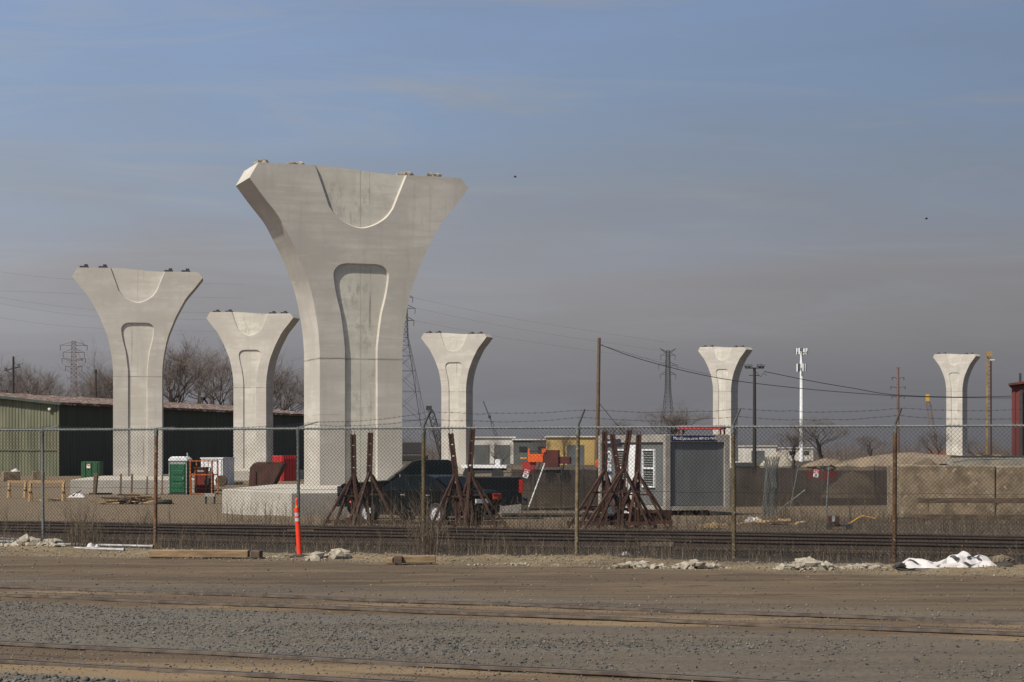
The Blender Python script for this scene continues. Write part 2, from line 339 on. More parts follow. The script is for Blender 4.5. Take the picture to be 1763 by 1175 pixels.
def attr_mat(name, rough=0.9):
    t = NT(name); a = t.node('ShaderNodeAttribute', attribute_name='col'); t.col(a.outputs['Color']); t.set(rough); return t.m
M['stones'] = attr_mat('stones'); M['weeds'] = attr_mat('weeds', 0.95)

TB, FB = 0.458, 0.365          # slopes of the near tracks and of the fence line in plan
def ground_mat():
    t = NT('ground'); p = t.node('ShaderNodeNewGeometry').outputs['Position']; sp = t.node('ShaderNodeSeparateXYZ'); t.l.new(p, sp.inputs[0])
    X, Y = sp.outputs['X'], sp.outputs['Y']; v3 = t.coords(world=True)
    big = t.math('SUBTRACT', t.noise(v3, 0.35, 5, 0.6), 0.5)
    vst = t.coords((0.10, 0.9, 1), world=True); streak = t.noise(vst, 1.2, 6, 0.6)
    fine = t.noise(v3, 14, 6, 0.7); mid = t.noise(v3, 2.2, 6, 0.6)
    tv = t.math('ADD', Y, t.math('MULTIPLY', X, TB)); fw = t.math('ADD', Y, t.math('MULTIPLY', X, FB))
    tvn = t.math('ADD', tv, t.math('MULTIPLY', big, 1.0)); fwn = t.math('ADD', fw, t.math('MULTIPLY', big, 1.6))
    grav = t.mix(t.rng(fine, 0.36, 0.62), (0.285, 0.270, 0.262), (0.135, 0.134, 0.137))
    grav = t.mix(t.rng(t.noise(v3, 34, 4, 0.7), 0.60, 0.72), grav, (0.36, 0.34, 0.32))
    grav = t.mix(t.math('MULTIPLY', t.rng(mid, 0.52, 0.72), 0.35), grav, (0.225, 0.185, 0.14))
    dirt = t.mix(t.rng(streak, 0.32, 0.66), (0.245, 0.188, 0.130), (0.125, 0.090, 0.060))
    dirt = t.mix(t.math('MULTIPLY', t.rng(fine, 0.45, 0.7), 0.4), dirt, (0.26, 0.205, 0.15))
    vs2 = t.coords((0.09, 1.5, 1), world=True)
    dirt = t.mix(t.math('MULTIPLY', t.rng(t.noise(vs2, 1.6, 7, 0.65, 0.4), 0.50, 0.60), 0.75), dirt, (0.090, 0.064, 0.043))
    dirt = t.mix(t.math('MULTIPLY', t.rng(t.noise(vst, 3.1, 6, 0.7, 0.5), 0.56, 0.68), 0.55), dirt, (0.30, 0.25, 0.185))
    pale = t.mix(t.rng(fine, 0.38, 0.6), (0.44, 0.375, 0.27), (0.26, 0.215, 0.15))
    dark = t.mix(t.rng(fine, 0.35, 0.65), (0.034, 0.027, 0.020), (0.064, 0.049, 0.034))
    dark = t.mix(t.rng(mid, 0.55, 0.75), dark, (0.05, 0.036, 0.026))
    yard = t.mix(t.rng(fine, 0.35, 0.62), (0.33, 0.272, 0.205), (0.215, 0.168, 0.12))
    yard = t.mix(t.math('MULTIPLY', t.rng(mid, 0.5, 0.72), 0.5), yard, (0.17, 0.13, 0.088))
    fieldc = t.mix(t.rng(mid, 0.35, 0.65), (0.115, 0.088, 0.060), (0.075, 0.06, 0.042))
    # dirt spread over the gravel between the near tracks, thicker to the right of the middle
    sprd = t.math('MULTIPLY', t.rng(t.math('ADD', t.math('ADD', t.noise(vst, 0.9, 4), t.math('MULTIPLY', mid, 0.25)), t.rng(X, -5.0, 2.0, -0.06, 0.10)), 0.54, 0.72), 0.9)
    c = t.mix(sprd, grav, t.mix(0.5, dirt, grav))
    tr_dirt = t.mix(t.rng(streak, 0.38, 0.60), (0.37, 0.29, 0.195), (0.17, 0.12, 0.078))
    near_tr = t.math('MULTIPLY', t.rng(tvn, 15.85, 16.2), t.rng(tvn, 18.45, 18.85, 1.0, 0.0))
    mid_tr = t.math('MULTIPLY', t.rng(tvn, 23.45, 23.9), t.rng(tvn, 25.95, 26.3, 1.0, 0.0))
    c = t.mix(t.math('MAXIMUM', near_tr, mid_tr), c, tr_dirt)
    twb = t.math('ADD', tv, t.math('MULTIPLY', t.math('SUBTRACT', t.noise(v3, 1.3, 3), 0.5), 0.05))
    for cc in (18.07, 16.76, 25.61, 24.30, 17.3, 24.9):
        ln = t.rng(t.math('ABSOLUTE', t.math('SUBTRACT', twb, cc)), 0.02, 0.075 if cc not in (17.3, 24.9) else 0.12, 1.0, 0.0)
        c = t.mix(t.math('MULTIPLY', ln, t.rng(t.noise(vst, 1.0+cc*.01, 4), 0.42, 0.56, 0.1, 0.85)), c, (0.085, 0.060, 0.040))
    # the dirt road between the second track and the fence
    road = t.mix(t.math('MULTIPLY', t.rng(tvn, 27.2, 29.4, 1.0, 0.0), t.rng(t.noise(vst, 1.0, 5), 0.38, 0.56, 0.15, 0.9)), dirt, t.mix(0.45, grav, dirt))
    c = t.mix(t.rng(tvn, 26.1, 26.5), c, road)
    c = t.mix(t.math('MULTIPLY', t.rng(fwn, 34.5, 35.6), t.rng(t.noise(v3, 0.5, 4), 0.36, 0.6, 0.35, 1.0)), c, pale)
    c = t.mix(t.rng(fwn, 37.2, 38.1), c, dark)
    c = t.mix(t.rng(fwn, 47.6, 49.2), c, yard)
    soil = t.mix(t.rng(mid, 0.36, 0.62), (0.15, 0.115, 0.082), (0.075, 0.057, 0.041))
    c = t.mix(t.math('MULTIPLY', t.math('MULTIPLY', t.rng(t.math('ADD', X, t.math('MULTIPLY', big, 3.0)), 3.5, 7.5), t.rng(fwn, 46.5, 48.5)), t.rng(t.math('SUBTRACT', Y, X), 50.0, 56.0, 1.0, 0.15)), c, soil)
    c = t.mix(t.math('MULTIPLY', t.rng(X, -3.0, 6.0), t.rng(Y, 85, 90)), c, fieldc)
    c = t.mix(t.rng(Y, 300, 420), c, fieldc)
    c = t.mix(1.0, c, (0.51, 0.455, 0.352), 'MULTIPLY')
    t.col(c); t.set(0.96); t.bump(t.math('ADD', fine, t.math('MULTIPLY', t.noise(v3, 40, 4, 0.7), 0.6)), 0.8, 0.04); return t.m
M['ground'] = ground_mat()

# ------------------------------------------------------------------ ground sheet
def ground_height(x, y):
    z = gz(y)
    if y > 120: return z
    fw = y + FB*x; tv = y + TB*x
    n = noise.noise(Vector((x*0.35, y*0.35, 0))); n2 = noise.noise(Vector((x*2.1, y*2.1, 3))); n3 = noise.noise(Vector((x*6, y*6, 5)))
    z += 0.018*n + 0.012*n2 + 0.006*n3
    b = math.exp(-((fw-37.0)/0.9)**2); z += b*(0.05 + 0.05*n + 0.05*n2 + 0.035*n3)
    if fw > 48: z += 0.05*n
    for c_, sl in ((29.4, .40), (31.0, .40), (32.3, .335), (33.6, .335)):
        q = y+sl*x-c_+.25*math.sin(x*.5+c_); z -= .022*math.exp(-(q/.13)**2)*(.5+.8*abs(n)); z += .012*math.exp(-((q-.24)/.1)**2)
    k = max(0.0, 1-abs(tv-17.4)/1.1) + max(0.0, 1-abs(tv-24.95)/1.1)
    z += 0.03*min(1, 2*k)
    return z
xs = sorted(set([-2400, -1500, -800, -400, -200, -120, -70, -45, -30, -22] + [round(-17+0.17*i, 3) for i in range(200)] + [20, 26, 34, 45, 70, 120, 200, 400, 800, 1500, 2400]))
ys = sorted(set([-300, -60, 0, 8, 12] + [round(14+0.15*i, 3) for i in range(230)] + [49.5+0.8*i for i in range(90)] + [125, 135, 150, 180, 230, 300, 400, 600, 1000, 1800, 3500]))
gv = [(x, y, ground_height(x, y)) for y in ys for x in xs]; nx = len(xs)
gm = MB(); gm.v = gv; gm.f = [(j*nx+i, j*nx+i+1, (j+1)*nx+i+1, (j+1)*nx+i) for j in range(len(ys)-1) for i in range(nx-1)]
ground = struct(gm.build('ground', M['ground'], smooth=True))

# ------------------------------------------------------------------ railway tracks
def track(name, label, slope, offs, x0, x1, zc, hr, joints, rm='rail', tm='rail_top'):
    d = Vector((1, -slope, 0)).normalized(); nrm = Vector((slope, 1, 0)).normalized()
    root = thing(name, label, 'track', (0, offs[0], 0)); o0 = Vector((0, offs[0], 0))
    prof = [(-0.07, 0), (0.07, 0), (0.07, 0.018), (0.012, 0.04), (0.012, hr-0.045), (0.036, hr-0.032), (0.036, hr-0.004), (0.026, hr), (-0.026, hr), (-0.036, hr-0.004), (-0.036, hr-0.032), (-0.012, hr-0.045), (-0.012, 0.04), (-0.07, 0.018)]
    for off in offs:
        a = Vector((x0, off-slope*x0, 0))-o0; b = Vector((x1, off-slope*x1, 0))-o0
        m = MB(); N = 60; n = len(prof)
        for i in range(N+1):
            c = a.lerp(b, i/N); wz = zc + 0.006*math.sin(i*1.7+off)
            m.v += [tuple(c + nrm*u + Vector((0, 0, wz+w))) for u, w in prof]
        for i in range(N):
            m.f += [(i*n+k, i*n+(k+1) % n, (i+1)*n+(k+1) % n, (i+1)*n+k) for k in range(n)]
        r = m.build('rail', M[rm], root)
        t = MB()
        for i in range(N):
            c = a.lerp(b, i/N); e = a.lerp(b, (i+1)/N)
            t.add([c-nrm*0.024+Vector((0,0,zc+hr+0.008)), e-nrm*0.024+Vector((0,0,zc+hr+0.008)), e+nrm*0.024+Vector((0,0,zc+hr+0.008)), c+nrm*0.024+Vector((0,0,zc+hr+0.008))], [(0,1,2,3)])
        t.build('running_face', M[tm], r)
        for jx in joints:
            p = Vector((jx, off-slope*jx, 0))-o0
            j = MB().beam(p-d*0.35-nrm*0.05+Vector((0,0,zc+hr*0.5)), p+d*0.35-nrm*0.05+Vector((0,0,zc+hr*0.5)), 0.03, hr*0.5); j.build('joint_bar', M['rail'], r)
    return root
track('railway_track', 'nearest railway track sunk in dirt across the bottom of the picture', TB, (18.2, 16.62), -30, 30, -0.108, 0.165, (-4.0, 6))
track('railway_track', 'railway track sunk in brown dirt between gravel and dirt road', TB, (25.74, 24.16), -30, 30, -0.108, 0.165, (-5.1, 4.6))
track('railway_track', 'raised rusty railway track running just behind the chain link fence', FB, (43.2, 41.7), -40, 40, 0.03, 0.19, (3.0,), 'rail_rust', 'rail_rust')
track('railway_track', 'rusty railway track behind the fence, farther one along the yard edge', FB, (46.6, 45.1), -40, 40, 0.03, 0.19, (-5.0,), 'rail_rust', 'rail_rust')

# ------------------------------------------------------------------ bridge piers
HALF = [(3.64, 5.78), (3.10, 5.12), (2.75, 4.50), (2.42, 3.86), (2.17, 3.25), (1.93, 2.61), (1.75, 1.84), (1.62, 1.03), (1.563, 0.29)]
DEPTH = 2.35; RD = 0.11
def pier(label, px, s, top, psi, bearing_mat, big=False):
    Y = F/s; X = (px-CX)/s; g = gz(Y); zj = top - 7.02                 # world height of the construction joint
    root = thing('bridge_pier', label, 'bridge pier', (X, Y, g), psi, 'concrete bridge piers of the unfinished viaduct')
    dz = zj - g; bot = 0.95 - dz                                     # shaft foot inside the footing
    right = catmull([(4.16, 6.45)] + HALF, 4) + [(1.56, bot)]
    left = [(-x, z) for x, z in right][::-1]
    U = catmull([(1.22, 5.55), (0.94, 5.20), (0.50, 4.92), (0, 4.79), (-0.50, 4.92), (-0.94, 5.20), (-1.22, 5.55)], 4)
    Lw = [(0.62, bot), (0.62, 0.1)] + catmull([(0.62, 0.39), (0.69, 1.03), (0.78, 1.67), (0.89, 2.1), (0.98, 2.52), (1.05, 3.05), (0.98, 3.28), (0.80, 3.44), (0.55, 3.50)], 4)
    Lw = Lw + [(-x, z) for x, z in Lw[::-1]]
    scurve = [(1.74*math.cos(math.pi*k/10), 6.92 - 0.10*math.sin(math.pi/2*math.cos(math.pi*k/10))) for k in range(11)]   # right seat down, left seat up
    seat_r = [(3.83, 6.82)]; seat_l = [(-3.83, 7.02)]
    outer_r = [p for p in right][::-1]       # bottom -> tip
    outline = outer_r + seat_r + scurve + seat_l + [p for p in left][::-1]       # ccw seen from the front: up the right, over, down the left
    front = outer_r + seat_r + [(1.74, 6.82)] + U + [(-1.74, 7.02)] + seat_l + [p for p in left][::-1] + Lw[::-1]
    notchU = set([(1.74, 6.82), (-1.74, 7.02)] + U); notchL = set(Lw)
    def inner(p):
        if p in notchU:
            c = Vector((0, 6.6)); q = Vector(p); d = (c-q)
            if p[1] > 6.7: return (p[0]-math.copysign(0.05, p[0]), p[1])
            d.normalize(); return (p[0]+d.x*0.05, p[1]+d.y*0.05)
        if p in notchL:
            if p[1] < 3.1: return (p[0]-math.copysign(0.05, p[0]), p[1])
            d = (Vector((0, 2.6))-Vector(p)).normalized(); return (p[0]+d.x*0.06, p[1]+d.y*0.06)
        return p
    m = MB(); n = len(front)
    vs = [(x, 0, z) for x, z in front] + [(inner(p)[0], RD, inner(p)[1]) for p in front]
    m.add(vs, [tuple(range(n))] + [(k, n+k, n+(k+1) % n, (k+1) % n) for k in range(n)])
    m.prism(outline, RD, DEPTH)
    sh = m.build('shaft', M['concrete'], root, smooth=True); sh.location = (0, 0, dz)
    iu = [inner(p) for p in ([(1.74, 6.82)] + U + [(-1.74, 7.02)])]
    pu = MB().prism([(x, z-(0.006 if z > 6 else 0)) for x, z in iu + scurve[::-1][1:-1]], RD-0.006, RD+0.02); o = pu.build('recess_panel', M['concrete_stained' if big or px == 430 else 'concrete_panel'], sh)
    il = [inner(p) for p in Lw]; pl = MB().prism(il, RD-0.006, RD+0.02); o = pl.build('recess_panel', M['concrete_stained' if big else 'concrete_panel'], sh)
    # bearings
    for k, u in enumerate((-3.45, -2.25, 1.95, 3.05)):
        zz = 7.02 if u < 0 else 6.82
        b = MB()
        if big:
            for q in range(7):
                b.rock((u+random.uniform(-.22, .22), 0.9+random.uniform(-.3, .3), zz+0.04+random.uniform(0, 0.10)), (0.17, 0.17, 0.11), 1, 0.5, q+k*9)
            b.box((u, 0.9, zz+0.02), (0.6, 0.7, 0.05))
        else:
            b.box((u, 0.9, zz+0.08), (0.55, 0.7, 0.16)); b.box((u+0.12, 0.8, zz+0.2), (0.22, 0.3, 0.16))
        b.build('bearing', bearing_mat, root).location = (0, 0, dz)
    # footing
    x0, x1, y0, y1 = (-4.34, 4.34, -4.42, 2.95) if big else (-3.9, 3.9, -4.4, 5.0)
    fb = MB(); t0, t1 = 0.86, 1.03
    q = [(x0, y0), (x1, y0), (x1, y1), (x0, y1)]; qi = [(-2.4, -1.2), (2.4, -1.2), (2.4, 2.7), (-2.4, 2.7)]
    fb.add([(x, y, -0.4) for x, y in q] + [(x, y, t0) for x, y in q] + [(x, y, t1) for x, y in qi],
           [(0,1,5,4),(1,2,6,5),(2,3,7,6),(3,0,4,7),(4,5,9,8),(5,6,10,9),(6,7,11,10),(7,4,8,11),(8,9,10,11)])
    fo = fb.build('footing', M['footing'], root, bevel=0.02)
    if big: fo.rotation_euler.z = R(6.6)
    return root
pier('giant flared concrete pier nearest the camera, standing behind the black pickup', 622, 47.0, 12.42, R(20), M['rubble'], True)
pier('flared concrete pier second nearest, in front of the green shed beside the green toilet', 237, 26.6, 13.85, R(8), M['dark'])
pier('flared concrete pier between the big pier and the left one, above brown steel bin', 430, 18.6, 14.9, R(-9), M['dark'])
pier('flared concrete pier just right of the lattice tower, behind the pickup bed', 781, 14.5, 16.05, R(-19), M['dark'])
pier('flared concrete pier standing behind the grey office container', 1243, 11.1, 18.2, R(-33), M['dark'])
pier('farthest flared concrete pier, at the right beside the yellow drilling mast', 1643, 9.36, 19.9, R(-35), M['dark'])


# ------------------------------------------------------------------ green shed with a rusty roof
def shed():
    A = Vector(((101-CX)/16.3, F/16.3)); Bv = Vector(((560-CX)/11.9, F/11.9)); d = (Bv-A); Lw = d.length; d.normalize()
    root = thing('metal_shed', 'long green metal shed with rusty roof behind the left piers', 'shed', (A.x, A.y, gz(A.y)), math.atan2(d.y, d.x))
    # local x along the long wall (away), local y to the left (into the shed)
    h, wd, sl = 7.7, 26.0, 0.105
    m = MB(); n = int(Lw/0.55)
    pts = []
    for i in range(n+1):
        x = Lw*i/n; pts += [(x, 0.0), (x+0.10, 0.05), (x+0.36, 0.05), (x+0.45, 0.0)]
    k = len(pts); m.add([(x, y, 0) for x, y in pts] + [(x, y, h) for x, y in pts], [(i, i+1, k+i+1, k+i) for i in range(k-1)])
    m.build('long_wall', M['siding_shade_trim'], root)
    e = MB(); pts = []
    for i in range(int(wd/0.37)+1):
        y = 0.37*i; pts += [(-0.03, y), (0.03, y+0.06), (0.03, y+0.25), (-0.03, y+0.31)]
    k = len(pts); e.add([(x, y, 0) for x, y in pts] + [(x, y, h+sl*min(y, wd-y)) for x, y in pts], [(i+1, i, k+i, k+i+1) for i in range(k-1)])
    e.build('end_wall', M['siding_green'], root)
    for z0 in (2.75,): MB().box((-0.06, wd/2, z0), (0.05, wd, 0.10)).build('girt', M['siding_green'], root)
    MB().box((-0.03, 0.0, h/2), (0.16, 0.16, h)).build('corner_trim', M['siding_green'], root)
    r = MB(); ov = 0.5
    for side in (0, 1):
        y0, y1 = (-ov, wd/2) if side == 0 else (wd+ov, wd/2)
        z0, z1 = h+0.12-sl*ov, h+0.12+sl*wd/2
        N = 70
        for i in range(N):                     # sheets lap unevenly
            xa, xb = -ov+(Lw+2*ov)*i/N, -ov+(Lw+2*ov)*(i+1)/N; j = random.uniform(0, 0.06)
            r.add([(xa, y0, z0+j), (xb, y0, z0+j), (xb, y1, z1+j), (xa, y1, z1+j), (xa, y0, z0+j-0.1), (xb, y0, z0+j-0.1), (xa, y1, z1+j-.1), (xb, y1, z1+j-.1)], [(0,1,2,3), (4,5,1,0), (0,3,6,4), (1,5,7,2)])
    rf = r.build('roof', M['roof'], root)
    g = MB().beam((-ov-0.03, -ov, h-0.08), (-ov-0.03, wd/2, h+sl*wd/2+0.0), 0.08, 0.28); g.build('gable_trim', M['siding_shade_trim'], rf)
    g = MB().beam((-ov, -ov-0.03, h-0.07), (Lw+ov, -ov-0.03, h-0.07), 0.08, 0.22); g.build('eave_trim', M['roof'], rf)
    MB().lathe([(0.02, 0), (0.16, 0.05), (0.2, 0.25), (0.02, 0.32)], 10, (-0.2, 0.95, h-0.8)).build('wall_lamp', M['white_paint'], root)
shed()

# ------------------------------------------------------------------ generic far building
def building(label, px0, px1, s, ytop, wall, depth=14, rz=0.0, name='warehouse', windows=0, roofc=None, doors=0):
    x0, x1 = (px0-CX)/s, (px1-CX)/s; Y = F/s; g = gz(Y); h = H+(HY-ytop)/s-g; w = x1-x0
    root = thing(name, label, 'building', (x0, Y, g), rz)
    MB().box((w/2, depth/2, h/2), (w, depth, h)).build('wall', wall, root)
    MB().box((w/2, depth/2, h+0.1), (w+0.5, depth+0.5, 0.25)).build('roof', roofc or M['pale_wall'], root)
    n = max(2, int(w/3.5))
    for i in range(1, n): MB().box((w*i/n, -0.03, h/2), (0.10, 0.06, h-0.05)).build('wall_seam', wall, root)
    for i in range(windows):
        f = MB().box((w*(i+0.5)/windows, -0.02, h*0.62), (1.6, 0.10, 1.1)).build('window', M['dark'], root)
        MB().box((w*(i+0.5)/windows, -0.08, h*0.62), (1.4, 0.05, 0.9)).build('pane', M['pane'], f)
    for i in range(doors): MB().box((w*(i+0.4)/max(doors, 1), -0.03, h*0.36), (3.2, 0.10, h*0.72)).build('roller_door', M['grey_wall'], root)
    return root
building('yellow warehouse wall behind the orange machinery', 943, 1062, 9.2, 753, M['yellow_wall'], 18, doors=1)
building('dark grey warehouse between the white one and the yellow one', 884, 950, 8.6, 758, M['grey_wall'], 16, windows=2)
building('white warehouse behind the pickup bed, right of the fourth pier', 815, 886, 8.4, 754, M['pale_wall'], 16, doors=2)
building('pale low warehouse behind the dark light pole', 1284, 1336, 7.0, 769, M['pale_wall'], 16, doors=1)
building('small pale building behind the bare trees beside the white mast', 1352, 1400, 6.5, 772, M['pale_wall'], 12, windows=2)
def red_building():
    s = 21.0; x0 = (1743-CX)/s; Y = F/s; g = gz(Y); h = H+(HY-664)/s-g
    root = thing('red_building', 'dark red metal building cut off by the right picture edge', 'building', (x0, Y, g), R(-16))
    m = MB(); pts = []
    for i in range(24): pts += [(i*0.4, 0), (i*0.4+0.06, -0.05), (i*0.4+0.2, -0.05), (i*0.4+0.26, 0)]
    k = len(pts); m.add([(x, y, 0) for x, y in pts] + [(x, y, h+0.13*x) for x, y in pts], [(i, i+1, k+i+1, k+i) for i in range(k-1)])
    m.build('front_wall', M['brick_red'], root)
    MB().box((-0.02, 5, h/2), (0.06, 10, h)).build('side_wall', M['brick_red'], root)
    MB().add([(-0.3, -0.4, h-0.02), (9.6, -0.4, h+1.27), (9.6, 10, h+1.27), (-0.3, 10, h-0.02), (-0.3, -0.4, h+0.16), (9.6, -0.4, h+1.45), (9.6, 10, h+1.45), (-0.3, 10, h+0.16)], [(0,1,5,4),(4,5,6,7),(0,4,7,3),(3,2,1,0)]).build('roof', M['dark_red'], root)
    MB().box((0.72, -0.14, h*0.5-0.2), (0.20, 0.18, h*0.96)).build('downpipe', M['dark'], root)
    MB().box((0.62, 0.2, h+0.5), (0.2, 0.3, 1.0)).build('vent_pipe', M['dark'], root)
red_building()

# ------------------------------------------------------------------ bare trees
def tree_meshes(seed, height, spread, levels=6, twigs=3600):
    rd = random.Random(seed); tr = MB(); tips = []
    def grow(p, d, length, r, lev):
        q = p; segs = 3
        for i in range(segs):
            d = (d + Vector((rd.gauss(0, .12), rd.gauss(0, .12), rd.gauss(0.03, .07)))).normalized()
            e = q + d*(length/segs); r2 = r*0.86
            tr.tube(q, e, r, r2, 4 if lev > 2 else 7, False)
            if lev >= 3: tips.append((q.lerp(e, rd.random()), d.copy(), lev))
            q = e; r = r2
        if lev >= levels: tips.append((q.copy(), d.copy(), lev)); return
        for c in range(3 if lev < 2 else 2 + (rd.random() < 0.35)):
            ang = rd.uniform(0.28, 0.72)*spread; az = rd.uniform(0, 6.283)
            a = d.orthogonal().normalized(); b = d.cross(a)
            nd = (d*math.cos(ang) + (a*math.cos(az)+b*math.sin(az))*math.sin(ang)); nd.z += 0.10; nd.normalize()
            grow(q - d*length*rd.uniform(0, .35), nd, length*rd.uniform(0.70, 0.92), r*0.74, lev+1)
    grow(Vector((0, 0, -0.3)), Vector((rd.gauss(0, .06), rd.gauss(0, .06), 1)).normalized(), height*0.19, height*0.024, 0)
    zm = max(v[2] for v in tr.v); tw = MB()
    for _ in range(twigs):
        p, d, lv = tips[rd.randrange(len(tips))]
        nd = (d + Vector((rd.gauss(0, .6), rd.gauss(0, .6), rd.gauss(.2, .45)))).normalized(); l = rd.uniform(0.4, 1.25)*zm*0.085
        a = nd.orthogonal().normalized(); a = (a*math.cos(_)+nd.cross(a)*math.sin(_))*rd.uniform(.004, .009)*zm/14
        m1 = p + nd*l*0.5 + Vector((rd.gauss(0, .06), rd.gauss(0, .06), 0.05))*l; e = p+nd*l+Vector((0, 0, .1*l))
        tw.add([p-a, p+a, m1+a*.7, m1-a*.7, e], [(0,1,2,3), (3,2,4)])
        for _k in range(2):
            f = m1 + (nd+Vector((rd.gauss(0, .6), rd.gauss(0, .6), rd.gauss(.2, .5))))*l*rd.uniform(.25, .5); tw.add([m1-a*.6, m1+a*.6, f], [(0,1,2)])
    zmax = max(v[2] for v in tw.v); k = height/zmax
    for mb in (tr, tw): mb.v = [(x*k, y*k, z*k) for x, y, z in mb.v]
    a = bpy.data.meshes.new('trunk'); a.from_pydata(tr.v, [], tr.f); a.materials.append(M['bark'])
    b = bpy.data.meshes.new('crown'); b.from_pydata(tw.v, [], tw.f); b.materials.append(M['twig'])
    return a, b
TM = [tree_meshes(11, 14, 1.0), tree_meshes(23, 14, 1.25), tree_meshes(37, 14, 0.85), tree_meshes(51, 14, 1.35, 6, 4600)]
def tree(label, px, s, ytop, kind, wid=1.0, group='bare winter trees', name='bare_tree'):
    g = G(px, s); h = (H+(HY-ytop)/s)-g.z; k = h/14
    root = thing(name, label, 'tree', g, random.uniform(0, 6.28), group)
    for me, nm in zip(TM[kind], ('trunk', 'crown')):
        o = bpy.data.objects.new(nm, me); C.objects.link(o); o.parent = root; o.scale = (k*wid, k*wid, k)
LS = 'bare tree behind the green shed, '
for i, (px, s, yt, kd, w, lab) in enumerate([
    (6, 10.5, 632, 0, 1.2, LS+'at the left picture edge'), (48, 11, 624, 1, 1.1, LS+'right of the wooden cross-arm pole'),
    (84, 10, 650, 2, 1.3, LS+'left of the rusty lattice tower'), (118, 11.5, 662, 3, 1.4, LS+'below the rusty lattice tower'),
    (150, 10.8, 650, 1, 1.2, LS+'right of the rusty lattice tower'), (186, 11.2, 596, 0, 1.1, LS+'touching the left pier from the left'),
    (298, 11.6, 578, 0, 1.25, LS+'tallest one, just right of the left pier'), (338, 10.4, 618, 1, 1.2, LS+'second to the right of the left pier'),
    (372, 11, 616, 2, 1.4, LS+'just left of the middle pier'), (402, 10.6, 628, 3, 1.2, LS+'hidden in part by the middle pier'),
    (480, 11.0, 636, 1, 1.2, LS+'right of the middle pier'), (512, 11.4, 650, 3, 1.3, LS+'against the big pier')]):
    tree(lab, px, s, yt-(44 if 280 < px < 350 else 24), kd, w, 'bare trees behind the shed')
tree('lone round bare tree in front of the middle transmission tower', 1157, 9.5, 678, 0, 1.75)
tree('bare tree right of the white antenna mast', 1412, 12.5, 706, 1, 1.5)
tree('bare tree left of the white antenna mast', 1366, 12.0, 724, 0, 1.6)
tree('small pale bare tree in front of the white warehouse', 862, 13, 744, 3, 1.0)
tree('small bare tree in front of the yellow warehouse', 968, 13, 742, 2, 0.9)
tree('small bare tree in front of the dark grey warehouse', 925, 13, 746, 2, 0.8)
tree('bare tree behind the wooden pole and the yellow warehouse', 1062, 8, 714, 1, 1.3)
tree('bare tree left of the farthest pier', 1622, 10, 735, 2, 1.3)
tree('bare tree below the brown transmission pole', 1500, 8, 742, 1, 1.5)
tree('bare tree right of the dark crane, left of the fourth pier', 752, 9, 716, 2, 1.2)
tree('bare tree right of the farthest pier behind the tarp', 1680, 8, 744, 3, 1.4)
# far belt of scrub that reads as one mass
def scrub(name, label, px0, px1, s, h, n, seed, thick=1.0):
    rd = random.Random(seed); m = MB()
    for _ in range(n):
        ss = s*rd.uniform(.85, 1.15); px = rd.uniform(px0, px1); p = G(px, ss)
        hh = h*rd.uniform(.45, 1.0)*(0.72+0.42*noise.noise(Vector((px*0.018, seed, 0)))+.2*noise.noise(Vector((px*0.07, seed, 2))))
        lean = Vector((rd.gauss(0, .16*hh), rd.gauss(0, .16*hh), hh)); w = thick*rd.uniform(.012, .03); a = Vector((w, 0, 0)); e = p+lean
        m.add([p-a, p+a, e], [(0,1,2)])
        for _j in range(5):
            t = rd.uniform(.25, .9); b = p.lerp(e, t); f = b+Vector((rd.gauss(0, .16*hh), rd.gauss(0, .16*hh), hh*rd.uniform(.06, .28)*(1.15-t))); m.add([b-a*.7, b+a*.7, f], [(0,1,2)])
            for _k in range(2): c = b.lerp(f, rd.uniform(.3, .8)); g2 = c+Vector((rd.gauss(0, .07*hh), 0, hh*rd.uniform(.03, .12))); m.add([c-a*.5, c+a*.5, g2], [(0,1,2)])
    o = m.build(name, M['twig']); tag(o, label, 'scrub', kind='stuff')
scrub('far_scrub', 'far belt of leafless trees and scrub along the horizon', -60, 1830, 6.0, 8.5, 5200, 3, 2.2)
scrub('near_scrub', 'leafless brush behind the brown fence screen', 880, 1640, 22, 1.9, 2200, 5, .6)
scrub('shed_scrub', 'thick leafless undergrowth behind the green shed', -60, 560, 10.4, 9.5, 2200, 9, .8)

# ------------------------------------------------------------------ poles, masts, towers, cables
def pole(name, label, px, s, ytop, r, mat, lean=0.0):
    g = G(px, s); zt = H+(HY-ytop)/s - g.z
    root = thing(name, label, 'pole', g)
    MB().tube((0, 0, -0.5), (lean, 0, zt), r*1.25, r*0.85, 10).build('shaft', mat, root, smooth=True)
    return root, zt
r_, zt = pole('utility_pole', 'tall bare wooden utility pole left of the office container', 1027, 18, 582, 0.18, M['pole_wood'], 0.25)
MB().tube((0.25, 0, zt-0.72), (0.62, 0, zt-0.66), 0.04).build('insulator', M['steel_grey'], r_)
MB().path([(0.2, 0, zt*0.54), (3.2, 0, zt*0.27)], 0.03).build('guy_wire', M['wire'], r_)
r_, zt = pole('light_pole', 'dark floodlight pole right of the office container', 1299, 17, 634, 0.17, M['pole_dark'])
MB().beam((-0.95, 0, zt+0.0), (0.95, 0, zt+0.0), 0.10).build('cross_arm', M['pole_dark'], r_)
for x, dx in ((-0.8, 0.5), (-0.45, 0.4), (0.45, 0.4), (0.78, 0.5)):
    f = MB().box((x, -0.1, zt+0.22), (0.42, 0.36, 0.26), ry=0.3 if x > 0 else -0.3).build('floodlight', M['dark'], r_); MB().box((x, -0.3, zt+0.26), (0.36, 0.04, 0.2)).build('lens', M['galv'], f)
MB().beam((-0.55, 0, zt-0.75), (0.45, 0, zt-0.75), 0.08).build('lower_arm', M['pole_dark'], r_)
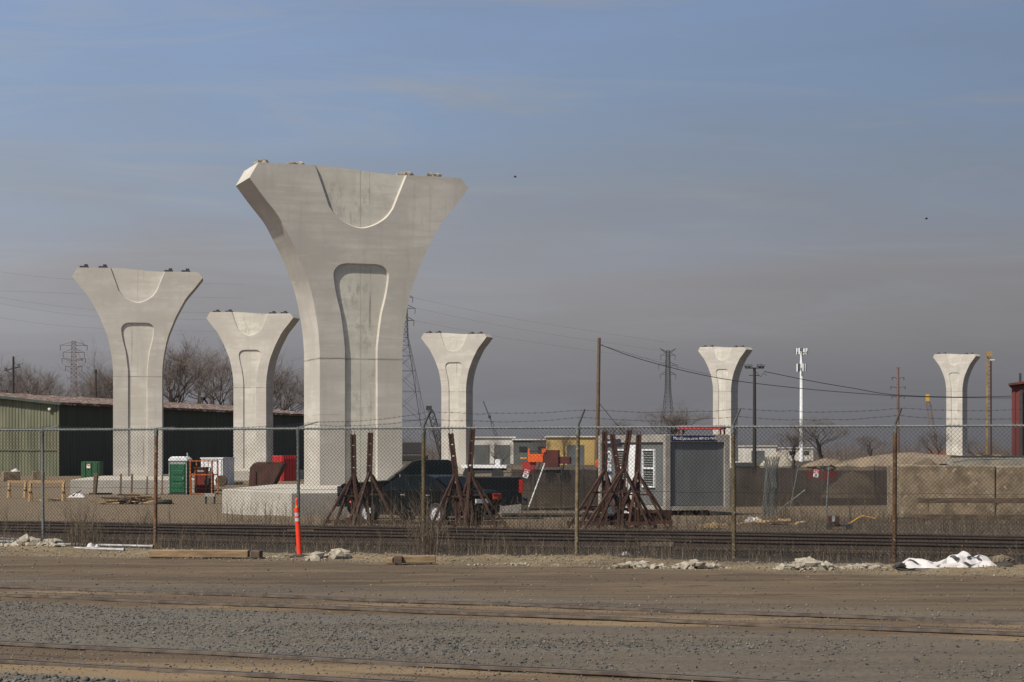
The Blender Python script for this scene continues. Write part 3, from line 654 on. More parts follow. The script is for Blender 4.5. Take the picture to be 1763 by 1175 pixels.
MB().path([(0.2, 0, zt-0.4), (0.6, 0, zt-0.9), (0.9, 0, zt-0.5), (1.25, 0, zt-0.75)], 0.025).build('loose_wire', M['wire'], r_)
r_, zt = pole('utility_pole', 'dark wooden pole with cross-arm above the shed at the far left', 23, 13, 614, 0.16, M['pole_dark'])
MB().beam((-1.15, -0.2, zt-1.9), (0.85, 0.2, zt-1.35), 0.13).build('cross_arm', M['pole_dark'], r_)
MB().beam((-1.0, -0.2, zt-1.8), (0, 0, zt-2.5), 0.06).build('brace', M['pole_dark'], r_)
for x, z in ((-1.1, -1.75), (-0.9, -1.72), (0.6, -1.28), (0.8, -1.2)): MB().lathe([(0.03, 0), (0.09, 0.05), (0.06, 0.2), (0.02, 0.24)], 8, (x, 0, zt+z)).build('insulator', M['dark'], r_)
r_, zt = pole('utility_pole', 'short dark pole behind the shed left of the left pier', 165, 13, 636, 0.13, M['pole_dark'])
MB().box((0, 0, zt-0.3), (0.32, 0.2, 0.4)).build('cap_box', M['pole_dark'], r_)
r_, zt = pole('transmission_pole', 'brown transmission pole with three pairs of arms left of the farthest pier', 1546, 9.2, 634, 0.26, M['rusty_lattice'])
for dz_, w in ((1.8, 1.1), (3.55, 1.35), (5.3, 1.15)):
    MB().path([(-w, 0, zt-dz_+.1), (-w*.4, 0, zt-dz_-.05), (0, 0, zt-dz_-.25), (w*.4, 0, zt-dz_-.05), (w, 0, zt-dz_+.1)], 0.07, 6).build('arm', M['steel_grey'], r_)
    for sx in (-1, 1): MB().lathe([(0.03, -0.5), (0.09, -0.45), (0.09, -0.05), (0.03, 0)], 6, (sx*w, 0, zt-dz_+.05)).build('insulator', M['steel_grey'], r_)
MB().path([(-0.35, 0, zt+.05), (0.4, 0, zt+.05)], 0.05).build('top_arm', M['steel_grey'], r_)
# antenna mast
g = G(1380, 7.0); zt = H+(HY-606)/7.0-g.z; root = thing('antenna_mast', 'white phone antenna mast with two rings of panels', 'mast', g)
MB().tube((0, 0, 0), (0, 0, zt), 0.55, 0.38, 14).build('shaft', M['white_paint'], root, smooth=True)
for zz, rad, n, hh in ((zt, 1.5, 12, 1.5), (zt-4.0, 1.15, 9, 1.9)):
    p = MB()
    for k in range(n): a = 6.283*k/n; p.tube((0, 0, zz-.2), (rad*math.cos(a), rad*math.sin(a), zz-.2), 0.06, None, 5)
    pf = p.build('platform', M['steel_grey'], root)
    for k in range(n): a = 6.283*k/n; MB().box((rad*math.cos(a), rad*math.sin(a), zz+.1), (0.14, 0.3, hh), rz=a).build('antenna_panel', M['white_paint'] if k % 3 else M['steel_grey'], pf)

def lattice_tower(label, px, s, ytop, wbase, wtop, hbreak, arms, mat, ins=True):
    g = G(px, s); zt = H+(HY-ytop)/s-g.z; root = thing('transmission_tower', label, 'transmission tower', g)
    root.rotation_euler.z = R(12)
    th = max(0.11, 0.42/s); m = MB()
    def half(z):
        zb = hbreak*zt
        return (wbase+(wtop-wbase)*z/zb) if z < zb else wtop*(1-0.35*(z-zb)/(zt-zb))
    levels = [0]; z = 0
    while z < zt-0.6: z += max(1.3, 1.5*half(z)); levels.append(min(z, zt))
    for a, b in zip(levels[:-1], levels[1:]):
        ha, hb = half(a), half(b); ca = [(-ha,-ha,a), (ha,-ha,a), (ha,ha,a), (-ha,ha,a)]; cb = [(-hb,-hb,b), (hb,-hb,b), (hb,hb,b), (-hb,hb,b)]
        for k in range(4):
            j = (k+1) % 4; m.beam(ca[k], cb[k], th*1.25); m.beam(ca[k], cb[j], th*.7); m.beam(ca[j], cb[k], th*.7); m.beam(cb[k], cb[j], th*.8)
    m.build('mast', mat, root)
    for ya, w, up in arms:
        za = H+(HY-ya)/s-g.z; wm = w/s; hh = half(min(za, zt))
        for sx in (-1, 1):
            a = MB()
            for sy in (-hh, hh): a.beam((sx*hh, sy, za), (sx*wm, 0, za+up), th); a.beam((sx*hh, sy, za+1.0 if up <= 0 else za-0.6), (sx*wm, 0, za+up), th*.7)
            ar = a.build('cross_arm', mat, root)
            if ins and up <= 0.5: MB().tube((sx*wm, 0, za+up), (sx*wm*.97, 0, za+up-1.6), th*.8, None, 6).build('insulator', M['steel_grey'], ar)
    return root
lattice_tower('tall lattice transmission tower rising right behind the big pier', 696, 6.0, 496, 7.6, 1.0, 0.72, [(512, 15, 0), (531, 19, 0), (552, 17, 0)], M['steel_grey'])
lattice_tower('grey lattice transmission tower with horned top, right of the wooden pole', 1150, 5.0, 604, 3.1, 0.85, 0.62, [(606, 15, 1.2), (612, 13, 0), (629, 17, 0), (645, 14, 0)], M['steel_grey'])
lattice_tower('rusty lattice transmission tower showing above the trees at left', 127, 5.5, 588, 2.6, 0.95, 0.6, [(595, 23, 0), (607, 18, 0), (619, 20, .3), (632, 14, .3)], M['rusty_lattice'])

def cable(label, pts, r):
    ps = [W(*p) for p in pts]; ps = [Vector(p) for p in catmull([tuple(p) for p in ps], 6)]; o = ps[0]
    m = MB().path(ps, r, 5); ob = m.build('power_line', M['wire'], None, off=o); ob.location = o; tag(ob, label, 'power line', 'overhead power lines')
cable('sagging cable from the bare wooden pole across the fifth pier to the right', [(1036, 18, 595), (1110, 17.5, 621), (1225, 17, 649), (1340, 16, 665), (1470, 15, 677), (1600, 14, 684), (1790, 13, 686)], 0.036)
cable('cable falling from the floodlight pole to the right', [(1316, 16.9, 640), (1400, 16.5, 657), (1470, 16, 669), (1540, 15.5, 680), (1660, 15, 684), (1790, 14.5, 681)], 0.036)
cable('thin cable from the wooden pole down behind the container', [(1036, 18, 595), (1080, 18.5, 608), (1150, 19, 628), (1225, 19.5, 646)], 0.016)
for k, (a, b, c) in enumerate([(462, 476, 484), (505, 522, 534), (515, 533, 546), (540, 556, 566), (500, 503, 508)]):
    nm = ['topmost', 'second', 'third', 'lowest', 'flattest'][k]
    cable(nm+' faint high voltage line crossing the sky at far left', [(-40, 5.6, a), (60, 5.5, b), (180, 5.4, c), (420, 5.2, c+6)], 0.017)
for k, (a, b) in enumerate([(513, 574), (530, 590), (552, 606)]):
    cable(['upper', 'middle', 'lower'][k]+' faint line running right from the tall tower', [(712, 6, a), (900, 5.6, (a+b)/2+8), (1150, 5.0, b+16)], 0.016)

# ------------------------------------------------------------------ cranes and drilling mast
def lattice_boom(mb, p, q, w, th, n):
    p, q = Vector(p), Vector(q); a, b = mb.frame(p, q); c = []
    for i in range(n+1):
        o = p.lerp(q, i/n); k = w*(1 if 0 < i < n else .5); c.append([o+a*k+b*k, o-a*k+b*k, o-a*k-b*k, o+a*k-b*k])
    for i in range(n):
        for k in range(4): mb.beam(c[i][k], c[i+1][k], th); mb.beam(c[i][k], c[i+1][(k+1) % 4], th*.7)
    return mb
g = G(725, 11); root = thing('crawler_crane', 'dark crawler crane with short raised boom left of the fourth pier', 'crane', g)
L = lambda px, s, py: W(px, s, py)-g
lattice_boom(MB(), L(764, 11, 792), L(741, 11, 706), 0.45, 0.16, 9).build('boom', M['dark'], root)
MB().box(L(738.5, 11, 703), (0.9, 0.6, 0.7)).build('boom_head', M['dark'], root)
MB().path([L(739, 11, 703), L(752, 11.2, 735), L(775, 11.3, 778)], 0.05).build('hoist_rope', M['wire'], root)
MB().box(L(712, 11, 772), (3.4, 2.6, 1.9)).build('cab', M['dark'], root, bevel=.1)
MB().box(L(700, 10.8, 770)+Vector((0, -1.55, 0)), (0.3, .1, 1.3)).build('yellow_rail', M['yellow'], root)
MB().box(L(712, 10.8, 769)+Vector((0, -1.5, 0)), (0.6, .1, .5)).build('window', M['pane'], root)
for dy in (-1.1, 1.1): MB().box(L(712, 11, 789)+Vector((0, dy, 0)), (4.4, .7, .9)).build('crawler_track', M['rubber'], root, bevel=.15)
g = G(858, 5.4); root = thing('mobile_crane', 'far crane with thin grey boom leaning left, right of the fourth pier', 'crane', g); L = lambda px, py: W(px, 5.4, py)-g
lattice_boom(MB(), L(866, 782), L(846, 727), 0.40, 0.14, 12).build('lower_boom', M['steel_grey'], root); MB().beam(L(847, 729), L(832, 691), 0.4).build('upper_boom', M['steel_grey'], root)
MB().box(L(843, 718), (0.9, .5, .9)).build('hook_block', M['dark'], root); MB().box(L(870, 786), (6, 3, 2.4)).build('cab', M['grey_wall'], root)
g = G(1606, 5.2); root = thing('orange_crane', 'far orange lattice crane left of the farthest pier', 'crane', g); L = lambda px, py: W(px, 5.2, py)-g
lattice_boom(MB(), L(1611, 782), L(1598, 692), 0.75, 0.10, 16).build('boom', M['rusty_lattice'], root)
MB().box(L(1597, 685), (1.1, .8, 2.2)).build('boom_head', M['yellow'], root); MB().box(L(1614, 784), (6, 3, 3)).build('cab', M['orange_machine'], root)
g = G(1702, 9.0); root = thing('drilling_mast', 'tall yellow drilling mast right of the farthest pier', 'drilling rig', g); L = lambda px, py, d=0: W(px, 9.0, py)-g+Vector((0, d, 0))
MB().beam(L(1699, 800), L(1700, 612), .34, .34).build('mast_rail', M['mast_yellow'], root); MB().beam(L(1706.5, 800), L(1706, 622), .26, .26).build('mast_rail', M['rust'], root)
m = MB()
for k in range(26): m.beam(L(1699, 795-k*7, .1), L(1706.5, 791-k*7, .1), .10)
m.build('lacing', M['rusty_lattice'], root); MB().box(L(1703, 610), (1.0, .8, 1.0)).build('crown_block', M['mast_yellow'], root); MB().box(L(1708, 620), (.9, .4, .15)).build('lamp_bar', M['white_paint'], root)
MB().box(L(1703, 795), (4, 3, 2.6)).build('base_machine', M['mast_yellow'], root, bevel=.1)
# PART3BEGIN

# ------------------------------------------------------------------ left yard
def crate_box(mb, c, s, rz=0): return mb.box(c, s, rz)
g = GP(306, 852); root = thing('portable_toilet', 'green portable toilet with white roof beside the left pier footing', 'toilet', g, R(-6))
b = MB().box((0, 0.6, 1.05), (1.12, 1.12, 1.95)).build('cabin', M['potty_green'], root, bevel=.03)
d = MB().box((0, 0.02, 1.0), (0.86, 0.06, 1.75)).build('door', M['potty_green'], root, bevel=.015)
for z in (0.55, 0.95, 1.35): MB().box((0, -0.02, z), (0.66, 0.03, 0.26)).build('door_panel', M['potty_green'], d, bevel=.01)
MB().box((0.34, -0.03, 1.0), (0.06, 0.05, 0.14)).build('latch', M['potty_grey'], d)
MB().box((0, 0.03, 1.93), (0.95, 0.05, 0.12)).build('sign_strip', M['potty_grey'], root)
for x in (-.54, .54): MB().box((x, 0.03, 1.0), (0.05, 0.06, 1.95)).build('corner_trim', M['potty_grey'], root)
MB().prism([(-.62, 2.03), (.62, 2.03), (.60, 2.16), (.42, 2.33), (-.42, 2.33), (-.60, 2.16)], 0.0, 1.2).build('roof', M['white_paint'], root, bevel=.05)
MB().tube((.35, .95, 2.2), (.35, .95, 2.55), .05).build('vent_pipe', M['potty_grey'], root)
MB().box((0, 0.6, 0.04), (1.2, 1.2, 0.1)).build('skid', M['dark'], root)
g = GP(346, 852); root = thing('steel_rack', 'orange steel cage frame standing right of the green toilet', 'rack', g, R(-8))
for x in (-.68, .68):
    for y in (0, 1.3): MB().box((x, y, 1.05), (.07, .07, 2.1)).build('post', M['orange_steel'], root)
for z, n in ((2.06, 'top_rail'), (1.22, 'middle_rail'), (.06, 'bottom_rail')):
    for y in (0, 1.3): MB().box((0, y, z), (1.28, .06, .06)).build(n, M['orange_steel'] if y == 0 else M['rust'], root)
    for x in (-.68, .68): MB().box((x, .65, z), (.06, 1.22, .06)).build(n, M['orange_steel'], root)
g = GP(342, 851); g.y += .5; root = thing('fuel_cabinet', 'dark red cabinet standing inside the orange steel cage', 'cabinet', g, R(-8))
MB().box((0, .3, .82), (.72, .6, 1.5)).build('body', M['potty_red'], root, bevel=.02); MB().box((0, -.02, 1.42), (.5, .04, .12)).build('label_strip', M['potty_grey'], root)
MB().box((0, .3, 1.62), (.8, .68, .1)).build('lid', M['dark_red'], root); MB().box((.3, -.02, .8), (.04, .05, .2)).build('handle', M['dark'], root)
g = GP(360, 851); g.y += .6; root = thing('gas_cylinder', 'black gas bottle inside the orange steel cage', 'gas bottle', g)
MB().lathe([(.02, 0), (.2, .02), (.22, .1), (.22, 1.2), (.16, 1.38), (.05, 1.45), (.05, 1.6)], 14).build('bottle', M['dark'], root, smooth=True); MB().box((0, 0, 1.62), (.14, .06, .06)).build('valve', M['chrome'], root)
def box_thing(name, label, cat, loc, rz, size, mat, ribs=0, lid=None, group=None):
    root = thing(name, label, cat, loc, rz, group); w, d, h = size
    MB().box((w/2, d/2, h/2), (w, d, h)).build('body', mat, root, bevel=.02)
    for i in range(ribs):
        MB().box((w*(i+.5)/ribs, -.03, h/2), (w/ribs*.35, .06, h*.94)).build('rib', mat, root)
        MB().box((-.03, d*(i+.5)/ribs, h/2), (.06, d/ribs*.35, h*.94)).build('rib', mat, root)
    if lid: MB().box((w/2, d/2, h+.05), (w+.1, d+.1, .1)).build('lid', lid, root)
    return root
rt = box_thing('storage_container', 'white ribbed storage container beyond the orange cage', 'container', G(346, 22), R(-16), (1.85, 2.2, 2.05), M['white_paint'], 5, M['white_paint'])
rt = box_thing('red_dumpster', 'bright red ribbed waste container right of the middle pier', 'dumpster', G(486, 19.5), R(46), (1.6, 1.35, 2.25), M['red_light_steel'], 6)
rt = box_thing('green_dumpster', 'green waste bin in front of the dark shed wall', 'dumpster', G(140, 20), R(-4), (1.6, 1.2, 1.75), M['green_bin'], 3)
MB().box((.65, -.08, 1.35), (.32, .03, .34)).build('notice', M['white_ink'], rt); MB().box((.65, -.10, 1.44), (.3, .02, .12)).build('notice_band', M['yellow'], rt)
g = GP(428, 838); root = thing('steel_bin', 'large dark brown steel bin with sloping side behind the big footing', 'bin', g, R(-4)); s_ = S(838)
pf = [((px-428)/s_, max(0, (838-py)/s_)) for px, py in ((428, 838), (470, 836), (489, 798), (437, 797.5), (430, 806))]
MB().prism(pf, 0, 1.6).build('body', M['brown_steel'], root, bevel=.02); MB().box(((462-428)/s_, .8, (838-797)/s_+.03), (1.9, 1.66, .06)).build('rim', M['rust'], root)
MB().box(((440-428)/s_, -.04, .6), (.1, .08, 1.1)).build('stiffener', M['rust'], root)
g = GP(380, 838); root = thing('cable_drum', 'dark round steel drum lying beside the brown bin', 'drum', g)
for y, n in ((0, 'flange'), (.7, 'flange')):
    m = MB(); m.tube((0, y, .42), (0, y+.08, .42), .42, None, 20); m.build(n, M['old_timber'], root)
MB().tube((0, .08, .42), (0, .7, .42), .28, None, 16).build('core', M['brown_steel'], root)
# small heap between
def rubble(label, px, py, wpx, n, size, mat='rubble', flat=.55, group='rubble heaps along the fence', name='rubble_heap', depth=.35):
    s = S(py); g = G(px, s); root = thing(name, label, 'rubble', g, 0, group); w = wpx/s
    for k in range(int(n*2.6)):
        x = random.gauss(0, w*.26); y = random.uniform(0, depth); r = .62*size*random.choice((.25, .3, .35, .4, .5, .6, .8, 1.0))*(1-.5*min(1, abs(x)/w))
        MB().rock((0, 0, 0), (r*1.2, r, r*flat*1.35), 1, .5, random.uniform(0, 50)).build('chunk', M[mat], root).location = (x, y, r*flat*.5+.45*size*max(0, 1-abs(x)/(w*.4))*random.random())
rubble('heap of broken stone left of the brown steel bin', 408, 834, 36, 9, .32, 'dirt_pile', .6, name='stone_heap')
rubble('pale rubble heap by the leftmost fence post', 50, 946, 95, 50, .27)
rubble('pale rubble lump right of the leftmost fence post', 88, 942, 28, 16, .27)
rubble('rounded pale rubble lump right of the orange delineator post', 583, 964, 46, 20, .26)
rubble('low pale rubble just touching the foot of the orange delineator post', 541, 966, 26, 12, .18)
rubble('scattered pale rubble between the wood blocks and the fifth post', 880, 975, 120, 16, .07)
rubble('pale rubble right of the post in the middle of the picture', 1098, 980, 100, 34, .15)
rubble('pale rubble left of the post below the office container', 1200, 980, 90, 36, .17)
rubble('broad pale rubble midway between the two right fence posts', 1392, 982, 84, 44, .22)
rubble('pale rubble close to the left of the rightmost fence post', 1490, 982, 90, 30, .14)
rubble('few pale stones on the road edge right of the long timber', 470, 962, 60, 10, .06)
rubble('brown earth lump right behind the white sheet', 1718, 972, 50, 8, .22, 'dirt_pile')
for k, (px, py, sz, lb) in enumerate([(66, 826, (1.1, .9, .75), 'pale concrete block before the shed, right one'), (18, 829, (1.5, 1.0, .85), 'pale concrete block before the shed at the left picture edge')]):
    root = thing('concrete_block', lb, 'block', GP(px, py), R(20+8*k)); MB().box((0, 0, sz[2]/2), sz).build('body', M['old_concrete'], root, bevel=.04); MB().box((0, 0, sz[2]+.03), (.2, .06, .06)).build('lifting_eye', M['rust'], root)
def sheet(root, name, w, d, h, mat, seed, n=18, ridge=3.0, parent=None):
    m = MB()
    for j in range(n+1):
        for i in range(n+1):
            u, v = i/n, j/n; e = min(1, 5*min(u, 1-u, v, 1-v)+.08)
            z = (abs(noise.noise(Vector((u*ridge*.6, v*ridge*.5, seed))))*.9 + .28*(1+noise.noise(Vector((u*4, v*3.4, seed)))) + .10*noise.noise(Vector((u*9, v*8, seed))))*h*.85*e
            m.v.append(((u-.5)*w+.06*w*noise.noise(Vector((v*3, seed, u))), (v-.5)*d+.06*d*noise.noise(Vector((u*3, 4+seed, v))), z))
    m.f = [(j*(n+1)+i, j*(n+1)+i+1, (j+1)*(n+1)+i+1, (j+1)*(n+1)+i) for j in range(n) for i in range(n)]
    return m.build(name, mat, root)
root = thing('plastic_wrap', 'crumpled white and black plastic lying left of the scrap wood', 'plastic', GP(133, 857)); sheet(root, 'film', 1.0, .7, .42, M['white_sheet'], 2.2); MB().beam((-.2, -.3, .12), (.2, .1, .4), .12, .03).build('black_strip', M['black_tape'], root)
root = thing('white_bag', 'white bag lying on the block at the left edge', 'bag', GP(20, 829)+Vector((.3, 0, .86))); sheet(root, 'film', .8, .5, .3, M['white_sheet'], 5.5)
def sawhorse(label, px0, px1, py, hpx):
    s = S(py); g = G(px0, s); w = (px1-px0)/s; h = hpx/s; root = thing('sawhorse', label, 'sawhorse', g, 0, 'wooden trestles in the left yard')
    MB().box((w/2, .35, h-.05), (w, .14, .12)).build('top_beam', M['pine'], root)
    for x in (.1, w-.1):
        for y in (0.05, .65): MB().beam((x, y, 0), (x, .35+(.06 if y > .35 else -.06), h-.1), .10, .06).build('leg', M['pine'], root)
        MB().box((x, .35, h*.45), (.05, .5, .07)).build('leg_brace', M['old_timber'], root)
    return root
sawhorse('wooden trestle at the left edge, its left leg left of the first post', 10, 44, 858, 30)
sawhorse('wooden trestle with pale legs behind the leftmost fence post', 46, 110, 864, 36)
def woodpile(label, px, py, wpx, n, mats, zmax=.5, name='scrap_wood_pile'):
    s = S(py); g = G(px, s); root = thing(name, label, 'wood pile', g); w = wpx/s
    for k in range(n):
        x = random.gauss(0, w*.22); L_ = random.uniform(.5, 1.5)*w*.3; a = random.gauss(0, .35); z = .05+zmax*random.random()*max(0, 1-abs(x)/(w*.5))
        MB().box((0, 0, 0), (L_, random.uniform(.08, .22), random.uniform(.03, .09)), a, 0, random.gauss(0, .12)).build('plank', M[random.choice(mats)], root).location = (x, random.uniform(-.4, .6), z)
woodpile('heap of scrap lumber in front of the left pier footing', 228, 868, 110, 34, ['pine', 'old_timber', 'black_plate', 'timber', 'old_timber'])
woodpile('lumber lying in the dirt left below the trestle, near the crate', 90, 864, 40, 5, ['pine', 'timber'], .15)
# props leaning on the second footing
for px, h, wd, lb in ((165, 1.3, .22, 'steel post at the left on the front of the left pier footing'), (209, 1.25, .12, 'second timber prop on the left pier footing'), (228, 1.25, .13, 'third timber prop on the left pier footing'), (254, 1.1, .10, 'fourth timber prop on the left pier footing'), (280, 1.1, .10, 'last timber prop beside the green toilet')):
    root = thing('timber_prop', lb, 'prop', G(px, 27.95), R(8), 'props leaning against the left footing')
    MB().beam((0, -.9, 0), (0, -.32, h), wd, .07).build('plank', M['old_timber'], root); MB().box((0, -.9, .03), (wd*2.2, .25, .06)).build('foot_pad', M['old_timber'], root)
root = thing('shadow_sheet', 'rusty sheet added edge-on beside the left footing to cast a slanted shadow', 'sheet', G(166, 27.95), R(8)); MB().box((.1, -1.0, .62), (.05, .7, 1.2), 0, 0, .1).build('plate', M['rust'], root); MB().box((.3, -.6, .05), (1.4, .1, .1)).build('foot', M['rust'], root)  # sheet added for the slanted shadow it throws on the footing
g = GP(362, 868); root = thing('work_stool', 'small grey work stool in the yard below the orange cage', 'stool', g); MB().box((0, 0, .42), (.5, .35, .14)).build('seat', M['potty_grey'], root)
for x in (-.2, .2):
    for y in (-.12, .12): MB().box((x, y, .18), (.05, .05, .36)).build('leg', M['dark'], root)
root = thing('tyre', 'old dark tyre lying right of the scrap lumber', 'tyre', GP(283, 868)); MB().lathe([(.18, .02), (.34, .0), (.38, .1), (.34, .2), (.18, .18)], 18).build('casing', M['rubber'], root, smooth=True); MB().lathe([(.02, .05), (.17, .05), (.17, .12), (.02, .12)], 12).build('hub', M['rust'], root)

# ------------------------------------------------------------------ vehicles
def wheel(root, x, y, r, w, side, spokes, rimmat):
    wr = bpy.data.objects.new('wheel', None); C.objects.link(wr); wr.parent = root; wr.location = (x, y, r); wr.empty_display_size = .2
    m = MB(); n = 26; prof = [(r*.62, 0), (r*.9, 0), (r, w*.2), (r, w*.8), (r*.9, w), (r*.62, w)]
    vs = [(pr*math.cos(6.2832*k/n), -side*(pz-w), pr*math.sin(6.2832*k/n)) for pr, pz in prof for k in range(n)]
    m.add(vs, [(j*n+k, j*n+(k+1) % n, (j+1)*n+(k+1) % n, (j+1)*n+k) for j in range(len(prof)-1) for k in range(n)])
    m.build('tyre', M['rubber'], wr, smooth=True)
    q = MB(); yy = side*(w-.03)-side*0
    q.tube((0, side*.02, 0), (0, side*(w-.10), 0), r*.63, None, 24)
    q.build('barrel', M['dark'], wr)
    q = MB(); q.tube((0, side*(w-.1), 0), (0, side*(w-.005), 0), r*.13, None, 12)
    for k in range(spokes):
        a = 6.2832*k/spokes; c, s = math.cos(a), math.sin(a); t = .045*r/.33
        px, pz = -s, c
        f = side*(w-.03)
        q.add([(c*r*.1+px*t, f, s*r*.1+pz*t), (c*r*.1-px*t, f, s*r*.1-pz*t), (c*r*.6-px*t*1.2, f-side*.0, s*r*.6-pz*t*1.2), (c*r*.6+px*t*1.2, f, s*r*.6+pz*t*1.2),
               (c*r*.1+px*t, f-side*.05, s*r*.1+pz*t), (c*r*.1-px*t, f-side*.05, s*r*.1-pz*t), (c*r*.6-px*t*1.2, f-side*.05, s*r*.6-pz*t*1.2), (c*r*.6+px*t*1.2, f-side*.05, s*r*.6+pz*t*1.2)],
              [(0,1,2,3), (0,3,7,4), (1,5,6,2), (2,6,7,3)])
    n = 26; vs = [(rr*math.cos(6.2832*k/n), f2, rr*math.sin(6.2832*k/n)) for rr, f2 in ((r*.57, side*(w-.03)), (r*.645, side*(w+.004)), (r*.645, side*(w-.06))) for k in range(n)]
    q.add(vs, [(j*n+k, j*n+(k+1) % n, (j+1)*n+(k+1) % n, (j+1)*n+k) for j in range(2) for k in range(n)])
    q.build('rim', rimmat, wr)
def arch(cx, r, z0, n=10):      # points of a wheel arch, from rear to front
    a0 = math.asin(max(-1, min(1, (z0-.36)/r))); return [(cx - r*math.cos(a0+(math.pi-2*a0)*k/n), .36 + r*math.sin(a0+(math.pi-2*a0)*k/n)) for k in range(n+1)]
def car_body(root, bottom, top, w, mat, tuck=.06):
    poly = bottom + top; n = len(poly); zs = [p[1] for p in poly]; z0, z1 = min(zs), max(zs); xm = max(abs(p[0]) for p in poly)
    def yy(x, z): return w/2 - tuck*max(0, (z-.8)/(z1-.8))**1.5 - .05*max(0, (.55-z)/.4) - .14*max(0, (abs(x)/xm-.72)/.28)**2
    m = MB(); m.add([(x, -yy(x, z)+.05, z) for x, z in poly] + [(x, -yy(x, z), z) for x, z in poly] + [(x, yy(x, z), z) for x, z in poly], [])
    N = n
    m.f += [tuple(range(N, 2*N))[::1], tuple(range(3*N-1, 2*N-1, -1))] + [(N+k, 2*N+k, 2*N+(k+1) % N, N+(k+1) % N) for k in range(N)]
    o = m.build('body', mat, root, smooth=True); o.data.validate(); return o
def cabin(root, prof, wb, wt, zb, mat, name='cabin'):
    zt = max(p[1] for p in prof); y = lambda z: wb/2+(wt-wb)/2*(z-zb)/(zt-zb); n = len(prof); m = MB()
    m.add([(x, -y(z), z) for x, z in prof] + [(x, y(z), z) for x, z in prof], [tuple(range(n)), tuple(range(2*n-1, n-1, -1))] + [(k, n+k, n+(k+1) % n, (k+1) % n) for k in range(n)])
    return m.build(name, mat, root, bevel=.03), y
def side_glass(root, y, poly, name='side_window', sides=(1, -1)):
    for sd_ in sides:
        MB().add([(x, sd_*(y(z)+.008), z) for x, z in poly], [tuple(range(len(poly)))]).build(name, M['glass'], root)

# pickup truck, side on, facing left
s_ = 54.0; g = G(741, s_); root = thing('pickup_truck', 'black crew pickup parked side on in front of the giant pier', 'pickup truck', g, R(183.5))
bot = [(-2.86, .62), (-2.8, .5)] + arch(-1.78, .47, .44) + arch(1.92, .47, .44) + [(2.75, .42), (2.9, .55)]
top = [(2.92, .78), (2.90, 1.02), (2.78, 1.14), (1.30, 1.25), (-.82, 1.27), (-.84, 1.33), (-2.86, 1.33)]
car_body(root, bot, top, 2.0, M['paint_black'])
cab, yf = cabin(root, [(1.42, 1.22), (.62, 1.84), (.35, 1.90), (-.55, 1.90), (-.80, 1.80), (-.86, 1.22)], 1.92, 1.46, 1.22, M['paint_black'])
side_glass(root, yf, [(1.12, 1.32), (.58, 1.76), (.30, 1.80), (.22, 1.32)], 'front_window'); side_glass(root, yf, [(.14, 1.32), (.22, 1.80), (-.52, 1.80), (-.70, 1.70), (-.72, 1.32)], 'rear_window')
MB().add([(1.36, -.86, 1.275), (1.36, .86, 1.275), (.70, .70, 1.80), (.70, -.70, 1.80)], [(0,1,2,3)]).build('windshield', M['glass'], root).location = (.03, 0, .02)
MB().add([(-.87, -.8, 1.35), (-.87, .8, 1.35), (-.845, .66, 1.76), (-.845, -.66, 1.76)], [(3,2,1,0)]).build('back_window', M['glass'], root)
MB().box((0.24, .975, 1.20), (2.1, .02, .03)).build('belt_trim', M['chrome'], root)
for sd_ in (1, -1):
    MB().box((-2.83, sd_*.93, 1.06), (.12, .16, .42)).build('tail_lamp', M['tail_red'], root, bevel=.02)
    MB().box((2.84, sd_*.78, .92), (.16, .3, .2)).build('headlamp', M['pane'], root, bevel=.02)
    mm = MB().box((1.05, sd_*1.08, 1.35), (.14, .2, .24)).build('mirror', M['paint_black'], root, bevel=.03)
    MB().box((.98, sd_*1.09, 1.35), (.02, .15, .18)).build('mirror_glass', M['white_paint'], mm)
    for x in (.05, -.7): MB().box((x, sd_*.985, 1.12), (.2, .04, .04)).build('door_handle', M['chrome'], root)
    MB().box((.3, sd_*.96, .46), (1.9, .12, .07)).build('running_board', M['dark'], root)
    for x in (-1.78, 1.92): wheel(root, x, sd_*.76, .39, .25, sd_, 6, M['galv'])
MB().box((2.9, 0, .56), (.2, 1.7, .26)).build('front_bumper', M['dark'], root, bevel=.05); MB().box((-2.95, 0, .58), (.2, 1.75, .2)).build('rear_bumper', M['dark'], root, bevel=.04)
MB().box((2.92, 0, .9), (.05, 1.2, .3)).build('grille', M['dark'], root)
MB().box((-1.86, 0, 1.34), (1.9, 1.55, .03)).build('bed_cover', M['rubber'], root)

# dark sedan seen from its rear left, in front of the pickup
hd = R(138); corner = GP(793, 905.5); rm = Matrix.Rotation(hd, 3, 'Z'); base = corner - rm @ Vector((-2.33, .80, 0))
root = thing('sedan', 'dark sedan seen from behind, parked among the rusty stands', 'car', (base.x, base.y, gz(base.y)), hd)
def shift(a, dz): return [(x, z+dz) for x, z in a]
bot = [(-2.33, .42), (-2.2, .28)] + shift(arch(-1.42, .385, .31), -.04) + shift(arch(1.36, .385, .31), -.04) + [(2.15, .24), (2.32, .35)]
top = [(2.36, .52), (2.28, .68), (2.0, .78), (1.05, .93), (0.0, .96), (-1.75, 1.0), (-2.22, 1.0), (-2.36, .9), (-2.38, .6)]
car_body(root, bot, top, 1.80, M['paint_green'], .05)
cab, yf = cabin(root, [(1.18, .90), (.42, 1.33), (.1, 1.42), (-.75, 1.43), (-1.1, 1.36), (-1.85, .98)], 1.64, 1.14, .90, M['paint_green'])
side_glass(root, yf, [(.98, .98), (.40, 1.29), (.1, 1.35), (-.22, 1.36), (-.26, .99)], 'front_window'); side_glass(root, yf, [(-.33, .99), (-.29, 1.36), (-.74, 1.36), (-1.04, 1.30), (-1.32, 1.02)], 'rear_window')
